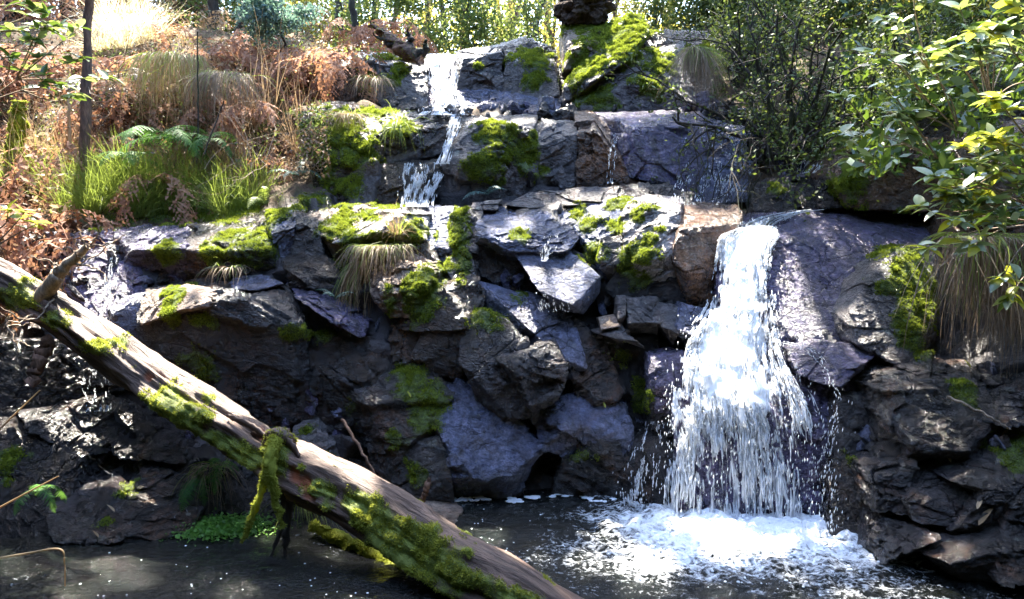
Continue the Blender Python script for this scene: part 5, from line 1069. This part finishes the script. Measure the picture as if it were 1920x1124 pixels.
# background trees
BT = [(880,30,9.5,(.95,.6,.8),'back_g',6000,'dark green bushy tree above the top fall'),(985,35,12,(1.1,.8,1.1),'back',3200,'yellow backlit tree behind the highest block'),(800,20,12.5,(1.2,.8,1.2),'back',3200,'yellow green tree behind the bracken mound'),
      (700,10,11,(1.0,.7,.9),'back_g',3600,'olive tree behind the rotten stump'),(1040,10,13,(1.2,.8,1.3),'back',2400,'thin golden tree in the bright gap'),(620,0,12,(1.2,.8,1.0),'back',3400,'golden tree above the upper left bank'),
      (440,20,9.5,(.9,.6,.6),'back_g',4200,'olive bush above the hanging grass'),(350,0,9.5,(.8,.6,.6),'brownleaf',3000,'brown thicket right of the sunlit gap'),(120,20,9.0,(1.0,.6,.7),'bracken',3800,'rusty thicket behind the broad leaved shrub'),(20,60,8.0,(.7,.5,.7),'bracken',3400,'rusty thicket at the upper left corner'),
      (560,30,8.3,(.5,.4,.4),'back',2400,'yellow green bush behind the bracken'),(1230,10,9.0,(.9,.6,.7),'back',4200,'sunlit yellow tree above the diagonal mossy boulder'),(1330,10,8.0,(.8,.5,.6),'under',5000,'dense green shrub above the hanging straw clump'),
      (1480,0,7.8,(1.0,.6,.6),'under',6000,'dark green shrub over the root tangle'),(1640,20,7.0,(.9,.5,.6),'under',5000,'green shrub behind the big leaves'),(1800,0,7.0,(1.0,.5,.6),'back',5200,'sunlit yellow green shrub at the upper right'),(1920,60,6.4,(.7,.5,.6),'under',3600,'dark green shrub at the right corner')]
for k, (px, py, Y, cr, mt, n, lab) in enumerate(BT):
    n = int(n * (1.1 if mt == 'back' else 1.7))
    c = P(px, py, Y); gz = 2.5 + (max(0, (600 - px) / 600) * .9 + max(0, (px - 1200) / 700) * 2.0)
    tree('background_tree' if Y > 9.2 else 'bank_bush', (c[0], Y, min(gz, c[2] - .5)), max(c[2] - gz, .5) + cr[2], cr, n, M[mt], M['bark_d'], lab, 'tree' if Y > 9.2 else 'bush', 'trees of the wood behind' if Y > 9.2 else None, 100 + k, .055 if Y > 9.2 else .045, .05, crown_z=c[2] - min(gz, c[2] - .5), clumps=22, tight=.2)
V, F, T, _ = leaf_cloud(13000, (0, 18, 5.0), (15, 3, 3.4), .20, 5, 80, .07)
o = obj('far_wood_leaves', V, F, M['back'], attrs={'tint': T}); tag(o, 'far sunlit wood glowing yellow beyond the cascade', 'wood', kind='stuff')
mb = MB(); rs = np.random.RandomState(8)
for k in range(46):
    x = rs.uniform(-14, 14); Y = rs.uniform(15, 22); q = np.array([[x, Y, 1], [x + rs.normal(0, .3), Y, 5], [x + rs.normal(0, .8), Y, 11]]); V, F = tube(smooth_path(q, 8), np.linspace(.14, .05, 8), 6); mb.add(V, F)
o = mb.build('far_wood_trunks', M['bark']); tag(o, 'many thin trunks of the far wood', 'wood', kind='stuff')
# unseen wood round the near side and flanks, kept dense to darken rock fronts
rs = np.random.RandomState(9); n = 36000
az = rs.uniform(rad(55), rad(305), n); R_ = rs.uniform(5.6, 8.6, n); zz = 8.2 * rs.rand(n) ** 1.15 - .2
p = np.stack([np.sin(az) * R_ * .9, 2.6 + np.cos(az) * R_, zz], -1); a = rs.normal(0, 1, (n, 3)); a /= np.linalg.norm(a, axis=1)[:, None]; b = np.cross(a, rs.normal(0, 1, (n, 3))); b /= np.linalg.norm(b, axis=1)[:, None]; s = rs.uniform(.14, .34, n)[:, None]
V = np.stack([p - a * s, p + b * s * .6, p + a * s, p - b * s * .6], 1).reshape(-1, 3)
o = obj('gully_wood', V, np.arange(n)[:, None] * 4 + np.arange(4)[None], M['gully'], attrs={'tint': np.repeat(rs.rand(n), 4)}); tag(o, 'unseen wood round the pool made dense to darken the gully', 'wood', kind='stuff')
# unseen leaf layer added to block the sun, gaps aimed at chosen spots
rs = np.random.RandomState(19); n = 16000; SD = np.array(sd)
p = np.stack([rs.uniform(-8, 4.5, n), rs.uniform(5.2, 15.5, n), rs.normal(9.2, .5, n)], -1)
keep = fbm(p * .8, 3, 77) > -.42
for (px_, py_, Y_, r_) in [(90,565,4.1,.5),(190,640,3.95,.30),(20,530,4.2,.3),(230,80,7.2,.6),(150,60,7.5,.3),(745,410,4.75,.20),(650,400,4.8,.13),(1190,385,4.85,.13),(1085,395,4.9,.10),(740,525,4.35,.10),(1715,520,4.1,.12),(1880,290,3.5,.2),(1880,80,3.6,.22),(1420,430,4.5,.14),(1390,560,4.2,.16),(1350,690,4.0,.18),(1380,1010,3.5,.20),(1180,1080,3.1,.10),(835,130,6.5,.3),(600,100,6.6,.35),(1150,90,6.5,.4),(50,400,3.7,.25),(700,200,5.7,.15),(470,420,4.8,.15),(930,250,5.5,.12),(320,550,4.3,.07),(410,560,4.3,.06),(680,960,3.15,.08),(560,150,6.3,.3),(30,250,5.4,.25),(1640,150,5.2,.25)]:
    q = p - P(px_, py_, Y_); t_ = q @ SD; dd = np.linalg.norm(q - t_[:, None] * SD, axis=1)
    keep &= dd > r_ + .06
p = p[keep]; n = len(p)
a = rs.normal(0, 1, (n, 3)) * np.array([1, 1, .5]); a /= np.linalg.norm(a, axis=1)[:, None]; b = np.cross(a, rs.normal(0, .5, (n, 3)) + SD); b /= np.linalg.norm(b, axis=1)[:, None]; s = rs.uniform(.09, .17, n)[:, None]
V = np.stack([p - a * s, p + b * s * .6, p + a * s, p - b * s * .6], 1).reshape(-1, 3)
o = obj('shade_screen_leaves', V, np.arange(n)[:, None] * 4 + np.arange(4)[None], M['under'], attrs={'tint': np.repeat(rs.rand(n), 4)}); tag(o, 'unseen leaf layer added high up to shade the gully', 'leaf_screen', kind='stuff')
# --- right bank: dark tangle and roots
def tangle(name, label, cat, starts, n, L, r, mat, seed, droop=.5, dirn=(0, 0, 1), spread=.8, kids=2, leaves=None, ln=0, lsize=.03):
    rs = np.random.RandomState(seed); mb = MB(); tips = []
    org = np.array(starts[0])
    def grow(p, d, ln_, r_, lev):
        q = [p]; dd = np.array(d)
        for i in range(7):
            dd = dd + rs.normal(0, .22, 3) + np.array([0, 0, -droop * .12 * (1 + lev)]); dd /= np.linalg.norm(dd); q.append(q[-1] + dd * ln_ / 7)
        V, F = tube(np.array(q) - org, np.linspace(r_, r_ * .35, 8), 5 if lev else 7, cap=False); mb.add(V, F); tips.extend(q[3:])
        if lev < kids:
            for j in range(3): i = rs.randint(2, 7); grow(q[i], dd + rs.normal(0, .8, 3), ln_ * rs.uniform(.45, .7), r_ * .45, lev + 1)
    for k in range(n):
        st = np.array(starts[rs.randint(len(starts))]) + rs.normal(0, .05, 3); d = np.array(dirn) + rs.normal(0, spread, 3); grow(st, d / np.linalg.norm(d), L * rs.uniform(.6, 1.2), r, 0)
    root = bpy.data.objects.new(name, None); col.objects.link(root); root.location = org; tag(root, label, cat)
    b = mb.build('branches', mat, root); tag(b, kind='stuff')
    if ln:
        T_ = np.array(tips); k = rs.randint(0, len(T_), ln); p = T_[k] + rs.normal(0, .05, (ln, 3)) - org
        a = rs.normal(0, 1, (ln, 3)); a /= np.linalg.norm(a, axis=1)[:, None]; b = np.cross(a, rs.normal(0, 1, (ln, 3))); b /= np.linalg.norm(b, axis=1)[:, None]; s = lsize * rs.uniform(.6, 1.4, ln)[:, None]
        V = np.stack([p - a * s * .5, p + b * s * .25, p + a * s * .5, p - b * s * .25], 1).reshape(-1, 3)
        bb = obj('leaves', V, np.arange(ln)[:, None] * 4 + np.arange(4)[None], leaves, root, attrs={'tint': np.repeat(rs.rand(ln), 4)}); tag(bb, kind='stuff')
    return root
tangle('dark_thicket', 'dark tangled thicket over the side gully', 'thicket', [P(1480,330,5.5), P(1440,300,5.6), P(1540,300,5.5)], 26, .95, .018, M['bark_d'], 1, .2, (0, 0, 1), .6, 2, M['under'], 4200, .028)
tangle('dark_thicket', 'leafy thicket above the large purple rock of the middle tier', 'thicket', [P(1380,150,6.2), P(1430,160,6.0)], 14, .7, .012, M['bark_d'], 2, 0, (0, 0.1, 1), .5, 2, M['under'], 3600, .026)
tangle('dark_thicket', 'dark brush behind the big pale leaves', 'thicket', [P(1600,260,5.4), P(1660,230,5.5)], 12, .85, .012, M['bark_d'], 4, .1, (0, 0, 1), .7, 2, M['under'], 5000, .03)
tangle('bare_roots', 'black bare roots hanging over the veil of water', 'roots', [P(1350,235,5.15), P(1410,260,5.1), P(1300,240,5.2), P(1430,300,5.05)], 14, .55, .006, M['bark_d'], 3, 1.2, (-.3, -.3, -.7), .45, 2)
tangle('dry_brush', 'pale dry twigs over the left bank ferns', 'brush', [P(440,300,5.2), P(380,330,5.2), P(500,300,5.2)], 10, .5, .0022, M['twig'], 5, .1, (0, 0, .8), .9, 1)
tangle('dry_brush', 'bare dry twigs behind the reddish trunk', 'brush', [P(200,180,5.8), P(140,150,5.8), P(100,240,5.4)], 10, .6, .0025, M['twig'], 6, .1, (.3, 0, .4), .8, 1)
tangle('dry_brush', 'arching pale twigs below the sunlit gap', 'brush', [P(190,140,5.7), P(175,110,5.9)], 7, .5, .004, M['twig'], 7, .3, (1, -.2, .1), .35, 1)
# --- undergrowth: litter and leaves over the banks
def cover(name, label, boxes, n, size, mat, seed, off=.12):
    rs = np.random.RandomState(seed); B_ = np.array(boxes, float); ar = (B_[:, 2] - B_[:, 0]) * (B_[:, 3] - B_[:, 1]); k = rs.choice(len(B_), n, p=ar / ar.sum())
    px = B_[k, 0] + rs.rand(n) * (B_[k, 2] - B_[k, 0]); py = B_[k, 1] + rs.rand(n) * (B_[k, 3] - B_[k, 1])
    keep = vnoise(np.stack([px / 45, py / 32, px * 0 + seed], -1), seed) > -.25; px, py = px[keep], py[keep]; n = len(px)
    Yd = np.array([surfY(x, y) for x, y in zip(px, py)]) - rs.exponential(off, n); p = P(px, py, Yd)
    a = rs.normal(0, 1, (n, 3)) + np.array([0, 0, .4]); a /= np.linalg.norm(a, axis=1)[:, None]; b = np.cross(a, rs.normal(0, 1, (n, 3))); b /= np.linalg.norm(b, axis=1)[:, None]; s = size * rs.uniform(.5, 1.4, n)[:, None]
    V = np.stack([p - a * s * .5, p + b * s * .2, p + a * s * .5, p - b * s * .2], 1).reshape(-1, 3); c0_ = V.mean(0)
    o = obj(name, V - c0_, np.arange(n)[:, None] * 4 + np.arange(4)[None], mat, loc=c0_, attrs={'tint': np.repeat(rs.rand(n), 4)}); tag(o, label, 'undergrowth', kind='stuff')
LBX = [(0, 20, 600, 300), (0, 300, 140, 400), (380, 120, 620, 330)]
cover('undergrowth', 'rusty leaf litter and dead fronds over the left bank', LBX + [(-40, 380, 150, 520)], 5000, .034, M['brownleaf'], 71)
cover('undergrowth', 'brown litter between the grasses of the left bank', LBX, 14000, .028, M['brownleaf'], 72)
cover('undergrowth', 'small green leaves scattered over the left bank', LBX + [(560, 60, 800, 110)], 11000, .03, M['back_g'], 73, .08)
cover('undergrowth', 'pale straw bits over the top of the left bank', [(150, 20, 620, 170), (0, 250, 150, 400)], 6000, .05, M['straw'], 76, .1)
cover('undergrowth', 'dark green leaves over the upper right bank', [(1330, -10, 1920, 220), (1400, 200, 1560, 300)], 15000, .032, M['under'], 74, .15)
cover('undergrowth', 'broad dark leaves behind the pale shrub on the right', [(1580, -10, 1920, 330), (1780, 330, 1920, 420)], 4200, .075, M['leaf_d'], 77, .35)
cover('undergrowth', 'olive lit leaves over the upper right bank', [(1330, -10, 1920, 150)], 4000, .035, M['back_g'], 75, .25)
# --- broad leaved shrubs: every leaf a piece
lm_ = {}
for mt in ('leaf', 'leaf_y', 'leaf_d'):
    for q in range(2):
        V, F = leaf_data(1, .42 + .1 * q, .3, .15 + .2 * q); lm_[mt, q] = mesh_from('leaf', V, F, M[mt], smooth=True, attrs={'tint': np.full(len(V), .3 + .4 * q)})
def leafy(name, label, twigs, size, seed, mix, per=7, more=0):
    rs = np.random.RandomState(seed)
    for k in range(more):
        t = twigs[rs.randint(len(twigs))]; sx, sy = rs.uniform(-75, 75), rs.uniform(-60, 60); a_ = t[0]
        twigs = twigs + [[a_] + [(p[0] + sx * (i + 1) / (len(t) - 1), p[1] + sy * (i + 1) / (len(t) - 1), p[2] + rs.uniform(-.1, .12)) for i, p in enumerate(t[1:])]]
    org = P(*twigs[0][0]); root = bpy.data.objects.new(name, None); col.objects.link(root); root.location = org; tag(root, label, 'shrub')
    for tw in twigs:
        q = smooth_path([P(*p) for p in tw], max(7, len(tw) * 5)); V, F = tube(q - org, np.linspace(.0045, .0018, len(q)), 5); obj('twig', V, F, M['twig'], root)
        d = q[-1] - q[-2]; d /= np.linalg.norm(d)
        spots = [(q[-1], per)] + [(q[-1 - j], 2) for j in (2, 4) if len(q) > j + 1]
        for c, cnt in spots:
            a0 = rs.uniform(0, 6.28)
            for k in range(cnt):
                az = a0 + k * 2.4; out = np.array([math.cos(az), math.sin(az) * .8, rs.uniform(-.25, .5)]) + d * .5 + np.array([0, -.25, 0]); out /= np.linalg.norm(out)
                mt = rs.choice(['leaf', 'leaf_y', 'leaf_d'], p=mix); o = link('leaf', lm_[mt, rs.randint(2)], root); o.location = c - org
                qt = Vector(out).to_track_quat('Y', 'Z'); o.rotation_mode = 'QUATERNION'; o.rotation_quaternion = qt @ Euler((0, rs.normal(0, .4), 0)).to_quaternion(); s = size * rs.uniform(.65, 1.15); o.scale = (s, s, s)
    return root
Y = 3.9
leafy('broad_leaved_shrub', 'big pale leaved shrub reaching in over the overhanging boulder from the right', [
 [(1760,300,4.2),(1700,270,4.1),(1640,250,4.0),(1590,262,3.95)],[(1760,300,4.2),(1690,230,4.1),(1650,200,4.0)],[(1700,270,4.1),(1640,280,4.0),(1590,300,3.95)],[(1800,250,4.1),(1740,190,4.0),(1690,165,3.9)],[(1640,250,4.0),(1600,200,3.95),(1578,185,3.9)],
 [(1800,250,4.1),(1780,180,4.0),(1740,130,3.9)],[(1740,190,4.0),(1680,120,3.9),(1640,100,3.85)],[(1850,200,4.0),(1810,130,3.9),(1770,85,3.85)],[(1760,300,4.2),(1720,240,4.0),(1700,215,3.9)],[(1850,200,4.0),(1820,150,3.9),(1800,120,3.8)],
 [(1860,200,4.0),(1850,120,3.9),(1840,60,3.8)],[(1740,130,3.9),(1710,80,3.85),(1690,45,3.8)],[(1650,240,4.0),(1670,210,3.9),(1700,250,3.85)]], .09, 61, (.64, .05, .31), 6, 16)
leafy('broad_leaved_shrub', 'yellow lit leaf sprays at the right edge above the straw tussock', [
 [(1960,150,3.6),(1910,110,3.55),(1880,60,3.5)],[(1960,150,3.6),(1900,160,3.5),(1860,190,3.45)],[(1960,300,3.6),(1900,270,3.5),(1850,265,3.45)],[(1960,300,3.6),(1910,240,3.5),(1890,210,3.45)],[(1960,400,3.5),(1900,330,3.45),(1860,300,3.4)],[(1960,80,3.6),(1930,40,3.5),(1900,10,3.5)],[(1960,330,3.6),(1900,310,3.5),(1870,330,3.45)]], .085, 62, (.52, .34, .14), 7, 17)
leafy('broad_leaved_shrub', 'pale leaf sprays hanging in front of the straw tussock', [
 [(1960,400,3.5),(1890,370,3.45),(1830,350,3.4),(1790,372,3.4)],[(1960,420,3.5),(1880,430,3.4),(1830,460,3.35)],[(1960,420,3.5),(1910,470,3.4),(1880,520,3.35)],[(1890,370,3.45),(1850,400,3.4),(1800,420,3.35)],[(1960,400,3.5),(1925,380,3.4),(1905,345,3.35)],
 [(1960,500,3.5),(1920,520,3.4),(1895,560,3.35)],[(1890,370,3.45),(1830,385,3.4),(1775,365,3.38)],[(1960,380,3.5),(1900,390,3.4),(1860,420,3.35)]], .085, 65, (.58, .30, .12), 8, 8)
leafy('broad_leaved_shrub', 'dark green leaved shrub in the upper left corner', [
 [(-40,200,4.5),(30,150,4.4),(70,110,4.3)],[(-40,200,4.5),(40,170,4.4),(110,160,4.3)],[(-40,60,4.5),(30,40,4.4),(70,20,4.3)],[(-40,100,4.5),(20,90,4.4),(60,75,4.3)],[(30,150,4.4),(90,130,4.3),(150,110,4.3)],[(-40,200,4.5),(10,150,4.4),(20,110,4.3)],[(40,170,4.4),(100,190,4.3),(140,180,4.3)],[(-40,10,4.5),(20,10,4.4),(60,-5,4.3)]], .085, 63, (.35, .0, .65), 6, 8)
leafy('leafy_sprig', 'small sunlit sprig of pale yellow leaves at the left edge above the log', [
 [(-20,470,3.7),(20,430,3.65),(45,400,3.6)],[(-20,470,3.7),(30,440,3.62),(70,420,3.6)],[(-20,440,3.7),(10,420,3.65),(15,395,3.6)]], .06, 64, (.3, .7, .0), 7)
# --- cress and fallen leaves
rs = np.random.RandomState(12); n = 5200; px = 415 + rs.normal(0, 42, n); py = 992 + rs.normal(0, 9, n) - (px - 415) * .06
p = np.array([poolpt(a_, b_) for a_, b_ in zip(px, py)]); p[:, 2] = rs.uniform(.003, .022, n) + (rs.rand(n) < .06) * .02
a = rs.normal(0, 1, (n, 3)); a[:, 2] *= .5; a /= np.linalg.norm(a, axis=1)[:, None]; b = np.cross(a, np.array([0, 0, 1.0]) + rs.normal(0, .4, (n, 3))); b /= np.linalg.norm(b, axis=1)[:, None]; s = rs.uniform(.003, .011, n)[:, None]
V = np.stack([p - a * s, p + b * s * .8, p + a * s, p - b * s * .8], 1).reshape(-1, 3)
o = obj('water_cress', V, np.arange(n)[:, None] * 4 + np.arange(4)[None], M['cress'], attrs={'tint': np.repeat(rs.rand(n), 4)}); tag(o, 'bright green mat of small leaves floating by the left bank', 'cress', kind='stuff')
V, F = leaf_data(.1, .03, .3, .2); fl = mesh_from('fallen_leaf', V, F, M['straw'], attrs={'tint': np.full(len(V), .9)}); fy = mesh_from('fallen_leaf', V, F, M['leaf_y'], attrs={'tint': np.full(len(V), .5)})
for px, py, s, rz, me, lab in [(1835,985,1.0,-1.2,fl,'pale fallen leaf on the broad dark slab in the right pile'),(1832,955,.6,-.9,fl,'small pale leaf just above the larger one in the right pile'),(1783,868,.6,.2,fl,'pale leaf standing between two dark rocks of the right pile'),(1820,690,.5,.4,fy,'yellow leaf under the straw tussock'),
      (1880,820,.6,-1.1,fl,'pale leaf beside the moss at the right edge'),(770,745,.4,.7,fy,'orange leaf stuck in the bright moss curtain'),(215,960,.5,1.4,fl,'brown leaf on the left purple rock'),(185,1008,.4,1.2,fl,'reddish leaf at the left waterline'),(1135,765,.4,.3,fy,'yellow leaf on the crinkled rock above the cave'),(1105,560,.35,.9,fl,'leaf in the crack below the lavender slab')]:
    o = link('fallen_leaf', me, None, hit(px, py, .015)); o.rotation_euler = (.9, 0, rz); o.scale = (s,) * 3; tag(o, lab, 'leaf')
